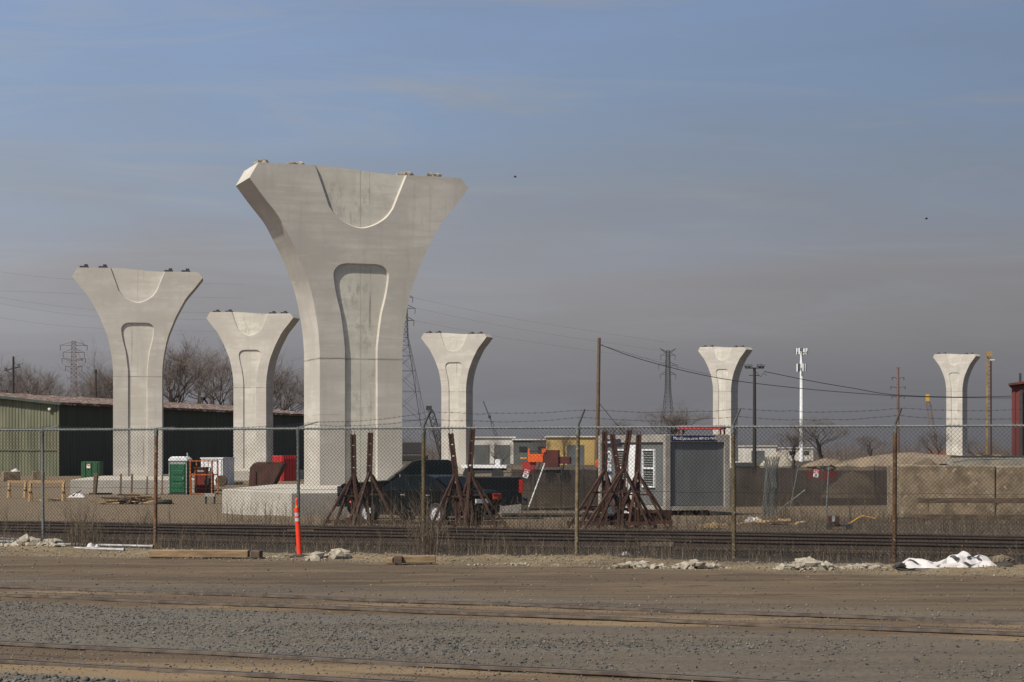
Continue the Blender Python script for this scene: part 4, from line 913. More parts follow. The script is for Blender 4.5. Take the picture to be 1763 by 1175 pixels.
MB().add([(-1.76, -.68, 1.04), (-1.76, .68, 1.04), (-1.10, .52, 1.375), (-1.10, -.52, 1.375)], [(3,2,1,0)]).build('back_window', M['glass'], root).location = (-.02, 0, .012)
MB().add([(1.12, -.70, .96), (1.12, .70, .96), (.46, .54, 1.335), (.46, -.54, 1.335)], [(0,1,2,3)]).build('windshield', M['glass'], root).location = (.02, 0, .012)
for sd_ in (1, -1):
    a = MB().box((-2.34, sd_*.66, .82), (.12, .36, .17)).build('tail_lamp', M['tail_red'], root, bevel=.02)
    MB().box((-2.385, sd_*.58, .78), (.05, .18, .07)).build('indicator', M['amber'], a)
    MB().box((2.1, sd_*.80, .62), (.12, .05, .06)).build('side_marker', M['amber'], root)
    MB().box((2.22, sd_*.62, .64), (.14, .34, .13)).build('headlamp', M['chrome'], root, bevel=.02)
    MB().box((.85, sd_*.95, 1.0), (.12, .18, .13)).build('mirror', M['paint_green'], root, bevel=.03)
    for x in (-.12, -1.12): MB().box((x, sd_*.885, .86), (.16, .03, .03)).build('door_handle', M['chrome'], root)
    for x in (-1.42, 1.36): wheel(root, x, sd_*.68, .33, .21, sd_, 10, M['rim'])
MB().box((-2.4, 0, .70), (.03, .5, .12)).build('licence_plate', M['white_ink'], root); MB().box((-2.35, 0, .44), (.1, 1.5, .16)).build('rear_bumper', M['paint_green'], root, bevel=.04)
MB().box((-1.5, .1, 1.20), (.04, .2, .12), 0, 0, .4).build('window_reflection', M['white_ink'], root)  # white plate painted as a bright reflection in the back window

# ------------------------------------------------------------------ rusty brace stands
def stand(label, pxt, yt, pxm, ym, pxb, s, legs):
    g = G(pxb, s); root = thing('brace_stand', label, 'brace stand', g, 0, 'rusty pier form brace stands')
    L = lambda px, py, d=0.0: W(px, s, py)-g+Vector((0, d, 0))
    top, mid, foot = L(pxt, yt), L(pxm, ym), Vector((0, 0, .05)); ax = (top-mid).normalized()
    m = MB()
    for a, b in ((foot, mid), (mid, top)):
        for x in (-.05, .05): m.beam(a+Vector((x, 0, 0)), b+Vector((x, 0, 0)), .045, .14)
    m.build('channel_pair', M['rust'], root)
    n = 7; full = [foot, mid, top]
    for k in range(n):
        t = (k+.5)/n; p = foot.lerp(mid, t*2) if t < .5 else mid.lerp(top, (t-.5)*2); q = ax if t >= .5 else (mid-foot).normalized()
        MB().beam(p-q*.14, p+q*.14, .06, .10).build('filler_plate', M['rust'], root)
    for x in (-.035, .035): MB().tube(top+Vector((x, 0, 0)), top+Vector((x*1.3, 0, .10)), .008, None, 6).build('stud', M['rust'], root)
    for px, d in legs:
        e = Vector(((px-pxb)/s, d, .03)); MB().beam(mid+Vector((0, d*.12, -.02)), e, .075, .055).build('leg', M['rust'], root)
        MB().box(e+Vector((0, 0, .0)), (.16, .16, .03)).build('foot_plate', M['rust'], root)
    xs_ = [(px-pxb)/s for px, d in legs]; MB().beam((min(xs_), .0, .16), (max(xs_), .0, .16), .06, .10).build('tie_bar', M['rust'], root)
    MB().beam(mid+Vector((min(xs_)*.45, -.1, -.62)), mid+Vector((max(xs_)*.45, -.1, -.62)), .045, .045).build('cross_tie', M['rust'], root)
stand('leftmost rusty brace stand, before the pickup bonnet', 608, 748, 609, 815, 609, 63.5, [(558, -.4), (574, .5), (622, -.5), (640, .45)])
stand('second rusty brace stand from the left, beside the sedan front wheel', 638, 745, 636, 812, 637, 64.0, [(596, .4), (610, -.5), (686, -.35), (700, .5)])
stand('third rusty brace stand, leaning left of the sedan tail lamp', 776, 746, 784, 815, 790, 64.6, [(742, -.4), (757, .3), (806, -.45), (822, .3)])
stand('fourth rusty brace stand, tallest beside the pickup tail', 814, 738, 809, 812, 810, 64.9, [(782, .3), (800, -.5), (856, -.3), (872, .2)])
stand('fifth rusty brace stand, left of the cluster by the container', 1041, 743, 1041, 808, 1041, 65.0, [(976, -.5), (1000, .4), (1062, -.4), (1080, .5)])
stand('sixth rusty brace stand, second of the cluster by the container', 1054, 748, 1064, 812, 1068, 63.6, [(1016, -.4), (1032, .5), (1092, -.4), (1104, .5)])
stand('seventh rusty brace stand, third of the cluster, before the white door', 1084, 741, 1074, 806, 1068, 66.0, [(1004, -.5), (1030, .4), (1118, -.3), (1132, .4)])
stand('rightmost rusty brace stand, before the container window', 1100, 749, 1097, 812, 1097, 64.2, [(1062, .4), (1080, -.5), (1146, -.2), (1158, .35)])
g = GP(1075, 903); root = thing('steel_plates', 'heap of rusty steel plates and offcuts under the right cluster of stands', 'steel plates', g)
for k in range(9): MB().box((0, 0, 0), (random.uniform(.5, 1.3), random.uniform(.3, .7), .03), random.uniform(-.5, .5), random.uniform(-.6, .3), random.uniform(-.15, .15)).build('plate', M['rust'], root).location = (random.uniform(-.9, .9), random.uniform(-.1, .5), .06+.05*k*random.uniform(.5, 1.2))
MB().box((.85, .2, .2), (1.05, .05, .42), 0, .2).build('plate', M['rust'], root)
root = thing('plastic_sheet', 'crumpled white plastic behind the cluster of stands', 'plastic', GP(1082, 893)); sheet(root, 'film', .75, .5, .40, M['white_sheet'], 8.1); MB().box((.1, -.2, .25), (.2, .03, .1)).build('black_print', M['black_tape'], root)
root = thing('plastic_bag', 'small white plastic bag right of the rightmost stand mast', 'bag', GP(1106, 891)); sheet(root, 'film', .45, .4, .42, M['white_sheet'], 3.7)
root = thing('tarp_bundle', 'folded navy and white tarp by the container corner', 'tarp', GP(1126, 893)); sheet(root, 'cloth', .75, .5, .28, M['navy_cloth'], 6.3); sheet(root, 'white_edge', .6, .3, .14, M['white_sheet'], 9.3).location = (.05, -.3, 0)
rt = box_thing('utility_box', 'blue grey utility box between the left stands of the cluster', 'box', GP(1043, 893), R(4), (.34, .3, .75), M['blue_grey'], 0, M['steel_grey']); MB().box((.17, -.02, .4), (.24, .03, .5)).build('door', M['blue_grey'], rt)

# ------------------------------------------------------------------ office container
def text(body, size, mat, parent, loc, rot, name='lettering', align='LEFT'):
    cu = bpy.data.curves.new('t', 'FONT'); cu.body = body; cu.size = size; cu.align_x = align; cu.extrude = .003
    to = bpy.data.objects.new('t', cu); C.objects.link(to); bpy.context.view_layer.update()
    me = bpy.data.meshes.new_from_object(to.evaluated_get(bpy.context.evaluated_depsgraph_get())); bpy.data.objects.remove(to); bpy.data.curves.remove(cu)
    me.materials.clear(); me.materials.append(mat); o = bpy.data.objects.new(name, me); C.objects.link(o); o.parent = parent; o.location = loc; o.rotation_euler = rot; return o
g = G(1146, 49.6); root = thing('office_container', 'grey office container with beige frame and white door behind the stands', 'office container', g, R(20)); wE, dL, z0, z1 = 2.44, 6.05, .16, 2.80
fm = M['trailer_frame']
for x in (0.08, wE-.08):
    for y in (.08, dL-.08): MB().box((x, y, (z0+z1)/2), (.20, .20, z1-z0)).build('corner_post', fm, root, bevel=.01)
for y in (.05, dL-.05):
    MB().box((wE/2, y, z1-.13), (wE-.37, .10, .25)).build('end_top_rail', fm, root); MB().box((wE/2, y, z0+.08), (wE-.37, .10, .15)).build('end_bottom_rail', fm, root)
for x in (.05, wE-.05):
    MB().box((x, dL/2, z1-.13), (.10, dL-.37, .25)).build('side_top_rail', fm, root); MB().box((x, dL/2, z0+.08), (.10, dL-.37, .15)).build('side_bottom_rail', fm, root)
pn = 8; wI = wE-.36
for k in range(pn): MB().box((.18+wI*(k+.5)/pn, .095, (z0+z1)/2), (wI/pn-.006, .05+.006*(k % 2), z1-z0-.35)).build('end_panel', M['trailer_grey'], root)
pn = 18; dI = dL-.36
for k in range(pn): MB().box((.095, .18+dI*(k+.5)/pn, (z0+z1)/2), (.05+.006*(k % 2), dI/pn-.006, z1-z0-.35)).build('side_panel', M['trailer_grey'], root)
MB().box((wE/2, dL/2, (z0+z1)/2), (wE-.26, dL-.26, z1-z0-.1)).build('core', M['trailer_grey'], root)
MB().box((wE/2, dL/2, z1-.01), (wE-.02, dL-.02, .04)).build('roof', M['trailer_frame'], root)
MB().box((wE/2, 1.2, .05), (1.9, .3, .22)).build('skid', M['dark'], root); MB().box((wE/2, dL-1.2, .05), (1.9, .3, .22)).build('skid', M['dark'], root)
sg = MB().box((1.05, -.012, z1-.12), (1.66, .02, .19)).build('name_board', M['navy'], root)
text('ModSpace.com', .155, M['white_ink'], sg, (.28, -.027, z1-.175), (R(90), 0, 0)); text('800-523-7918', .115, M['white_ink'], sg, (1.27, -.027, z1-.165), (R(90), 0, 0))
sg = MB().box((-.012, 4.75, z1-.22), (.02, 1.6, .19)).build('name_board', M['navy'], root)
text('ModSpace.com', .15, M['white_ink'], sg, (-.027, 5.5, z1-.275), (R(90), 0, R(-90)))
dr = MB().box((.06, 2.85, 1.35), (.06, .92, 2.2)).build('door', M['white_paint'], root); MB().box((.02, 2.5, 1.25), (.05, .05, .12)).build('handle', M['dark'], dr)
for yc, w_ in ((1.55, 1.0), (4.0, .85)):
    fr = MB(); 
    for dy in (-w_/2, w_/2): fr.box((.05, yc+dy, 1.62), (.08, .06, 1.36))
    for dz in (-.65, 0, .65): fr.box((.05, yc, 1.62+dz), (.08, w_-.06, .05))
    f = fr.build('window_frame', M['white_paint'], root); MB().box((.075, yc, 1.62), (.03, w_-.08, 1.26)).build('pane', M['pane'], f)
    m = MB()
    for k in range(14): m.box((.055, yc, 1.06+k*.085), (.012, w_-.12, .02))
    m.build('blind_slats', M['potty_grey'], f)['kind'] = 'stuff'
lg = MB(); n = 20
vs = [(.055, 5.2+r*math.cos(6.2832*k/n), 2.02+r*math.sin(6.2832*k/n)) for r in (.17, .22) for k in range(n)]; lg.add(vs, [(k, n+k, n+(k+1) % n, (k+1) % n) for k in range(n)])
lg.add([(.055, 5.3, 1.92), (.055, 5.2, 2.12), (.055, 5.1, 1.92), (.055, 5.2, 2.0)], [(0,1,3), (1,2,3)]); lg.build('round_emblem', M['white_ink'], root)
m = MB()
for r_i, zr in enumerate((1.70, 1.56)):
    for k in range(5): m.box((.055, 5.42-.1*k, zr), (.01, .05, .07+.04*((k*7+r_i) % 3)))
m.build('white_lettering', M['white_ink'], root); MB().box((.06, 5.2, 1.42), (.015, .5, .06)).build('navy_band', M['navy'], root)
m = MB()
for k in range(4): m.box((.055, 5.38-.12*k, 1.18), (.01, .045, .30-.06*(k % 2)))
m.build('white_lettering', M['white_ink'], root)
rt = box_thing('red_truck_roof', 'red flat canopy roof showing above the office container', 'canopy', G(1166, 24)+Vector((0, 0, 3.56-gz(3400/24))), R(-14), (3.2, 2.2, .28), M['red_light_steel'], 0)
for x, y in ((.1, .1), (3.1, .1), (.1, 2.1), (3.1, 2.1)): MB().box((x, y, -1.66), (.12, .12, 3.3)).build('post', M['dark_red'], rt)

# ------------------------------------------------------------------ brown screened fence behind the yard, signs, poles
def screen_fence(label, pts, hgt, nseg):
    g = G(*pts[0]); root = thing('screened_fence', label, 'fence', g); P = [G(*p)-g for p in pts]
    tot = []
    for a, b in zip(P[:-1], P[1:]):
        for k in range(nseg): tot.append(a.lerp(b, k/nseg))
    tot.append(P[-1])
    for a, b in zip(tot[:-1], tot[1:]):
        m = MB(); n = 10
        for i in range(n+1):
            t = i/n; p = a.lerp(b, t); sag = .05*math.sin(math.pi*t)*random.uniform(.5, 1.3); bow = .05*noise.noise(Vector((p.x, p.y, 2)))
            for z in (.04, hgt*.33, hgt*.66, hgt-sag): m.v.append((p.x, p.y+bow*(1+z), p.z+z))
        m.f = [(i*4+j, (i+1)*4+j, (i+1)*4+j+1, i*4+j+1) for i in range(n) for j in range(3)]
        m.build('screen_panel', M['screen'], root)
    for p in tot: MB().tube(p+Vector((0, -.05, 0)), p+Vector((random.uniform(-.08, .08), -.05, hgt+.1)), .016, None, 8).build('post', M['steel_grey'], root)
    return root
screen_fence('fence with brown privacy screen between pickup and container', [(880, 46), (1045, 43)], 1.62, 4)
screen_fence('fence with brown privacy screen right of the office container', [(1266, 41), (1552, 38.5)], 1.78, 6)
def sign(label, px, py, s, tilt):
    p = W(px, s, py); root = thing('warning_sign', label, 'sign', p, 0, 'red and white warning signs'); root.rotation_euler = (0, tilt, 0)
    w, h = .20, .30
    MB().box((0, 0, 0), (w, .012, h)).build('board', M['white_ink'], root); r = MB().box((0, -.010, h*.26), (w*.92, .006, h*.42)).build('red_field', M['sign_red'], root)
    MB().box((0, -.016, h*.36), (.03, .004, .03)).build('white_mark', M['white_ink'], r); MB().box((0, -.016, h*.2), (w*.7, .004, .03)).build('white_mark', M['white_ink'], r)
    for z, ww in ((-.03, .6), (-.07, .5), (-.11, .65)): MB().box((0, -.010, z), (w*ww, .006, .022)).build('black_line', M['black_ink'], root)
sign('tilted red and white warning sign beside the pickup tail', 906, 816, 47, R(20)); sign('red and white warning sign on the screened fence at right', 1405, 815.5, 42, R(8))
def stick(name, label, cat, a, b, r, mat):
    o = Vector(a); m = MB(); d = Vector(b)-o; m.tube((0, 0, 0), d, r, None, 8); rt = thing(name, label, cat, a); m.build('tube', mat, rt, smooth=True); MB().tube(d*.998, d*1.004, r*1.25, None, 8).build('cap', mat, rt)
stick('steel_pole', 'thin light pole leaning right beside the pickup tail', 'pole', W(907, 48, 882), W(938, 48, 798), .022, M['white_paint'])
stick('steel_pole', 'slanting light pole lying against the mesh roll', 'pole', W(1342, 45, 878), W(1386, 45, 844), .025, M['galv'])
stick('steel_pole', 'tall thin pole leaning right of the mesh roll', 'pole', W(1357, 44.5, 892), W(1375, 44.5, 800), .02, M['galv'])
stick('steel_pole', 'upright light post right of the warning sign', 'pole', W(1422, 52, 896), W(1427, 52, 802), .028, M['galv'])
stick('steel_pole', 'thin pole just left of the mesh roll', 'pole', W(1312, 46, 886), W(1320, 46, 802), .018, M['galv'])
g = GP(1326, 890); root = thing('fence_mesh_roll', 'upright roll of grey green fence mesh right of the container', 'mesh roll', g); m = MB(); s_ = S(890)
for k in range(26):
    a = k*1.1; m.path([(.26*math.cos(a)+.03*k/60, .26*math.sin(a)*.8, .02), (.24*math.cos(a+1.4)+.04, .22*math.sin(a+1.4), 1.0), (.27*math.cos(a+2.8)+.06, .25*math.sin(a+2.8), 2.02)], .007, 3)
    m.path([(.26*math.cos(a), .26*math.sin(a)*.8, .02), (.24*math.cos(a-1.4)+.04, .22*math.sin(a-1.4), 1.0), (.27*math.cos(a-2.8)+.06, .25*math.sin(a-2.8), 2.02)], .007, 3)
m.build('wire_coil', M['grey_wall'], root)['kind'] = 'stuff'; m = MB()
for k in range(14): a = k*.9; m.path([(.14*math.cos(a), .14*math.sin(a), .02), (.12*math.cos(a+2)+.04, .12*math.sin(a+2), 1.0), (.15*math.cos(a+4)+.05, .15*math.sin(a+4), 1.9)], .006, 3)
m.build('inner_coil', M['grey_wall'], root)['kind'] = 'stuff'
root = thing('rubble_bag', 'white sack right of the office container foot', 'sack', GP(1298, 899)); sheet(root, 'film', .5, .4, .32, M['white_sheet'], 12.4)
woodpile('low heap of old boards right of the container foot', 1330, 905, 90, 14, ['old_timber', 'timber', 'pine'], .12)
woodpile('pale boards on the ground before the container', 1235, 910, 70, 7, ['pine', 'timber'], .06)
root = thing('steel_beam', 'long grey steel beam on the ground behind the sedan', 'beam', G(905, 52)); MB().box((.9, 0, .12), (3.4, .16, .05)).build('flange', M['steel_grey'], root); MB().box((.9, 0, .05), (3.4, .05, .1)).build('web', M['steel_grey'], root)

# small engine with yellow handle
g = GP(1436, 914); root = thing('walk_behind_engine', 'small rusty engine on wheels with yellow handle left of the rightmost post', 'engine', g)
MB().box((0, .1, .26), (.28, .26, .24)).build('engine_block', M['rust'], root, bevel=.02); MB().box((-.02, -.04, .30), (.08, .02, .14)).build('cover', M['potty_grey'], root); MB().box((.15, .1, .13), (.6, .2, .05)).build('deck', M['dark'], root)
for x in (-.12, .38): MB().tube((x, -.06, .09), (x, .0, .09), .09, None, 14).build('wheel', M['rubber'], root)
MB().path([(.39, .1, .17), (.62, .2, .30), (.77, .2, .38), (1.12, .2, .30)], .014, 6).build('handle', M['yellow'], root)

# ------------------------------------------------------------------ concrete block bin, beams, tarp on the right
sb = S(894); g = G(1549, sb); root = thing('block_wall', 'low stained concrete block wall at the right behind the fence', 'wall', g, R(-3)); Lb = 3.05; hb = 1.72
for k in range(2):
    MB().box((0, 0, 0), (Lb-.02, .75, hb)).build('block', M['old_concrete'], root, bevel=.05).location = (Lb*(k+.5), .4+.03*k, hb/2-.02*k)
MB().box((0, 0, 0), (.75, 2.2, hb)).build('block', M['old_concrete'], root, bevel=.05).location = (.38, 1.92, hb/2+.01)
for px, py, h_, lb in ((1580, 886, .55, 'upper long old timber beam along the concrete block wall'), (1572, 893, .14, 'lower long old timber beam along the concrete block wall')):
    o = GP(px, py+10); root = thing('timber_beam', lb, 'beam', o, R(-3)); MB().box((2.6, 0, h_+.07), (5.2, .22, .16)).build('plank', M['old_timber'], root, bevel=.01)
    for x in (.4, 2.5, 4.6): MB().box((x, 0, (h_)/2), (.14, .2, max(h_-.02, .05))).build('support', M['old_concrete'], root)
g = G(1640, 46); root = thing('tarped_skip', 'skip covered with a grey tarp behind the concrete block wall', 'skip', g, R(-2))
MB().box((2.0, 1.1, .9), (4.2, 2.0, 1.8)).build('body', M['dark'], root)
m = MB(); n = 40
for i in range(n+1):
    for j in range(8):
        x = -.2+4.6*i/n; t = j/7; yv = 0 - .1 - .25*max(0, 1-t*1.4) if t < .7 else (t-.7)*6; z = (1.35+.72*min(1, t/.7)) - (.06*abs(math.sin(x*2.1)) if t >= .7 else 0)
        m.v.append((x, yv+.09*noise.noise(Vector((x*2.5, t*2, 1))), z+.05*noise.noise(Vector((x*3, t*3, 4))) - (.25*max(0, .6-x))))
m.f = [(i*8+j, (i+1)*8+j, (i+1)*8+j+1, i*8+j+1) for i in range(n) for j in range(7)]
m.build('tarp', M['tarp'], root, smooth=True); MB().tube((-.1, -.12, 2.08), (4.4, -.12, 2.08), .035).build('edge_pipe', M['dark'], root)
def mound(name, label, cat, px, s, w, d, h, mat, seed):
    g = G(px, s); m = MB(); n = 36
    for j in range(n+1):
        for i in range(n+1):
            u, v = i/n*2-1, j/n*2-1; r = math.sqrt(u*u+v*v); z = h*max(0, 1-r**1.8)*(1+.18*noise.noise(Vector((u*2.5, v*2.5, seed)))) + h*.05*noise.noise(Vector((u*9, v*9, seed)))*(r < 1)
            m.v.append((u*w/2, v*d/2, z-.05))
    m.f = [(j*(n+1)+i, j*(n+1)+i+1, (j+1)*(n+1)+i+1, (j+1)*(n+1)+i) for j in range(n) for i in range(n)]
    o = m.build(name, mat, None, smooth=True); o.location = g; tag(o, label, cat)
mound('sand_pile', 'long pale sand bank left of the farthest pier', 'sand pile', 1585, 12.5, 32, 12, 2.4, M['sand'], 1)
mound('sand_pile', 'smaller pale sand pile left of the long sand bank', 'sand pile', 1425, 12.5, 9, 5, 1.6, M['sand'], 6)
mound('dirt_mound', 'dark dirt mound above the rightmost fence post', 'dirt mound', 1592, 24, 4.6, 3, 2.1, M['dirt_pile'], 3)
mound('gravel_pile', 'pale gravel pile behind the mesh roll', 'gravel pile', 1338, 11, 6, 5, 2.5, M['rubble'], 4)
mound('dirt_mound', 'low dark dirt mound behind the screen right of the pole', 'dirt mound', 1470, 30, 4, 3, 1.5, M['dirt_pile'], 8)
# red skip with scrap
g = G(1388, 20); root = thing('scrap_skip', 'low red skip heaped with rusty scrap below the bare trees', 'skip', g); s_ = 20
MB().prism([(0, .9), (2.7, .9), (2.45, 0.1), (.25, 0.1)], 0, 1.6).build('body', M['red_steel'], root)
for k in range(16): MB().box((0, 0, 0), (random.uniform(.3, .9), .12, .1), random.uniform(0, 3), random.uniform(-.6, .6), random.uniform(-.6, .6)).build('scrap', M[random.choice(['dark_red', 'rust', 'dark'])], root).location = (random.uniform(.3, 2.5), random.uniform(.2, 1.3), 1.0+random.uniform(0, .35))

# ------------------------------------------------------------------ orange road machinery beyond the pickup
g = G(898, 22); root = thing('orange_spreader', 'orange and red road spreader truck behind the screened fence', 'truck', g, R(-5)); s_ = 22
L = lambda px, py, d=0: Vector(((px-898)/s_, d, (HY-py)/s_+H-gz(F/s_)))
MB().box(L(924, 789.5), (1.15, 1.8, .62)).build('hopper', M['orange_machine'], root, bevel=.04)
for px in (911.5, 936.5): MB().box(L(px, 783, -.6), (.12, .12, .95)).build('post', M['orange_machine'], root)
MB().box(L(924, 777.5, -.6), (1.1, .1, .1)).build('top_bar', M['dark'], root); MB().box(L(921, 783.5, -.3), (.7, .3, .28)).build('engine', M['yellow'], root); MB().box(L(902, 789, -.5), (.5, .12, .12)).build('chute', M['yellow'], root)
MB().box(L(907, 805, -.7), (.55, .12, .9)).build('rear_guard', M['red_steel'], root); MB().box(L(919, 805, -.7), (.45, .12, .9)).build('rear_guard', M['red_steel'], root)
MB().box(L(950, 790), (1.15, 1.8, 1.35)).build('dump_box', M['dark_red'], root); MB().box(L(938, 776, -.9), (.35, .1, .3)).build('lamp_panel', M['orange_machine'], root)
MB().box(L(972, 792.5), (1.0, 1.5, .55)).build('bonnet', M['dark_red'], root, bevel=.05)
for px in (908, 950, 975): MB().tube(L(px, 822, -.9), L(px, 822, -.6), .45, None, 16).build('wheel', M['rubber'], root)
MB().box(L(940, 812), (3.6, 1.2, .25)).build('chassis', M['dark'], root)
root = thing('orange_tank', 'small orange tank beside the wooden pole', 'tank', G(1034, 24)); MB().tube((0, 0, 1.75), (0, 1.0, 1.75), .36, None, 16).build('tank', M['orange_machine'], root); MB().tube((-.05, -.03, 1.75), (-.05, .0, 1.75), .12, None, 10).build('hatch', M['dark'], root)
for x in (-.2, .2): MB().box((x, .5, .75), (.08, .8, 1.4)).build('leg', M['dark'], root)
root = thing('flat_trailer', 'long white flat trailer deck right of the fourth pier', 'trailer', G(795, 24), R(-10)); MB().box((1.6, .8, 1.55), (3.3, 1.6, .22)).build('deck', M['white_paint'], root)
for x in (.5, 2.6): MB().tube((x, -.05, 1.0), (x, .2, 1.0), .42, None, 16).build('wheel', M['rubber'], root)
MB().box((1.6, .8, 1.35), (3.0, .5, .16)).build('chassis', M['dark'], root); MB().box((2.6, .3, 1.85), (.35, .5, .45)).build('locker', M['white_paint'], root)

# ------------------------------------------------------------------ roadside things in front of the fence
g = GP(516, 961); root = thing('delineator_post', 'orange road delineator post with two grey reflective bands', 'delineator', g); tl = Vector((-.065, 0, 1))
T = lambda z: Vector((-.062*z, 0, z))
MB().lathe([(.02, 0), (.19, .0), (.2, .03), (.13, .055), (.06, .07)], 18).build('base', M['rubber'], root)
tb = MB(); tb.tube(T(.04), T(.93), .050, .043, 16); tb.build('tube', M['orange'], root, smooth=True)
for a, b in ((.70, .765), (.80, .865)): MB().tube(T(a), T(b), .0465, .046, 16).build('reflective_band', M['reflect'], root, smooth=True)
for a, b in ((.675, .695), (.775, .79), (.875, .96)): MB().tube(T(a), T(b), .048, .0475, 16).build('collar', M['orange'], root, smooth=True)
MB().tube(T(.95), T(1.01), .02, .018, 12).build('neck', M['yellow'], root); MB().lathe([(.004, 0), (.02, .01), (.022, .10), (.016, .13), (.004, .145)], 12, T(1.0)).build('grip', M['orange'], root, smooth=True)
def timber(label, px0, px1, py, h, mat, rz=0.0, dy=.2, z=0):
    s = S(py); g = G(px0, s); w = (px1-px0)/s; root = thing('timber_beam', label, 'timber', g+Vector((0, 0, z)), rz)
    MB().box((w/2, dy/2, h/2+.02), (w, dy, h)).build('baulk', M[mat], root, bevel=.012); MB().box((w-.01, dy/2, h/2+.02), (.03, dy*.9, h*.9)).build('end_grain', M['old_timber'], root)
timber('long square timber lying along the road edge left of the delineator', 256, 428, 962, .14, 'timber', R(-3))
timber('short dark timber at the end of the long road-edge timber', 431, 447, 963, .14, 'old_timber', R(-12))
timber('longest of the three brown timber blocks right of the rubble lump', 693, 750, 972, .13, 'timber', R(8), .18)
timber('middle one of the three brown timber blocks by the fence', 678, 692, 973, .14, 'old_timber', R(2), .2)
timber('smallest, leftmost of the three brown timber blocks by the fence', 664, 676, 972, .10, 'timber', R(-8), .15)
for k, (a, b, ya, yb, lb) in enumerate([(-30, 66, 931, 935, 'white pipe at the left edge behind the rubble heap'), (96, 264, 942, 946, 'long white pipe lying at the fence foot right of the rubble'), (120, 214, 949, 952, 'short white pipe lying below the long white pipe'), (-30, 24, 936, 938, 'lower white pipe at the left edge behind the rubble heap')]):
    p, q = GP(a, ya), GP(b, yb); rt = thing('plastic_pipe', lb, 'pipe', p+Vector((0, 0, .06))); MB().tube((0, 0, 0), q-p, .028, None, 10).build('tube', M['pvc'], rt, smooth=True); MB().tube((q-p)*.96, (q-p), .034, None, 10).build('socket', M['pvc'], rt)
root = thing('plastic_bag', 'grey and white plastic bag on the pipes left of the second post', 'bag', GP(160, 946)); sheet(root, 'film', .30, .24, .22, M['white_sheet'], 15.2, 12)
root = thing('plastic_litter', 'scrap of white plastic lying on the timber blocks', 'litter', GP(731, 966)); sheet(root, 'film', .22, .2, .09, M['white_sheet'], 16.2, 12)
for px, py, sd_, lb in ((122, 908, 1.2, 'white litter scrap behind the second track at far left'), (885, 930, 2.1, 'pale litter scrap on the track right of the middle'), (1075, 957, 3.4, 'white litter scrap before the fence right of the middle post'), (380, 914, 7.7, 'white litter scrap by the track left of the delineator'), (498, 916, 6.6, 'white litter scrap just left of the delineator tube')):
    root = thing('litter', lb, 'litter', GP(px, py)); sheet(root, 'film', .22, .2, .13, M['white_sheet'], sd_+20, 8)
# white sheet on a black plate
gs = GP(1640, 984); root = thing('black_plate', 'bent black plate lying under the crumpled white sheet', 'plate', gs); s_ = S(984)
m = MB(); n = 16
for i in range(n+1):
    t = i/n; x = -.93+1.98*t; z = .012+.10*max(0, t-.72)**1.3*6+.03*max(0, .15-t)*6
    m.v += [(x, -.12+.14*t, z), (x, .55, z+.02), (x, -.12+.14*t, z-.02), (x, .55, z-.0)]
m.f = [f for i in range(n) for f in ((i*4, (i+1)*4, (i+1)*4+1, i*4+1), (i*4+2, i*4, i*4+1, i*4+3)[:0] or (i*4+2, (i+1)*4+2, (i+1)*4, i*4))]
m.build('plate', M['black_plate'], root); MB().rock((-.84, .25, .06), (.11, .10, .07), 2, .4, 3).build('black_lump', M['black_plate'], root, smooth=True)
root = thing('white_sheet', 'crumpled white plastic sheet with black stripes beside the rightmost post', 'sheet', gs+Vector((.02, .12, .03)))
rs = random.Random(8); NU, NV = 13, 6
env = [(0, .10), (.08, .24), (.2, .26), (.32, .17), (.42, .14), (.52, .27), (.66, .34), (.8, .33), (.92, .24), (1, .08)]
def envz(u):
    for (a, x), (b, y) in zip(env[:-1], env[1:]):
        if a <= u <= b: return x+(y-x)*(u-a)/(b-a)
    return .08
grid = {}
for j in range(NV+1):
    for i in range(NU+1):
        u, v = i/NU, j/NV; prof_ = min(1, (v/.62))**.75 if v < .62 else max(.15, 1-(v-.62)*1.6)
        z = .70*envz(u)*prof_*(1+rs.uniform(-.38, .2)) + rs.uniform(-.02, .05)
        if j == 0: z = .012+rs.uniform(0, .02)
        grid[i, j] = Vector(((u-.5)*1.55+rs.uniform(-.05, .05), v*.60-.04+rs.uniform(-.06, .06)+(.05*math.sin(u*17) if j < 4 else 0), max(.008, z)))
def fold(u, v):
    x, y = min(max(u, 0), .9999)*NU, min(max(v, 0), .9999)*NV; i, j = int(x), int(y); a, b = x-i, y-j
    return (grid[i, j]*(1-a)+grid[i+1, j]*a)*(1-b)+(grid[i, j+1]*(1-a)+grid[i+1, j+1]*a)*b
m = MB(); m.v = [tuple(grid[i, j]) for j in range(NV+1) for i in range(NU+1)]; q_ = NU+1
for j in range(NV):
    for i in range(NU):
        a, b, c, d = j*q_+i, j*q_+i+1, (j+1)*q_+i+1, (j+1)*q_+i
        m.f += [(a, b, c), (a, c, d)] if (i+j) % 2 else [(a, b, d), (b, c, d)]
ws = m.build('film', M['white_sheet'], root); sm = ws.modifiers.new('soft', 'SUBSURF'); sm.levels = 2; sm.render_levels = 2; sm.subdivision_type = 'SIMPLE'
bv = ws.modifiers.new('smooth', 'SMOOTH'); bv.factor = .5; bv.iterations = 2
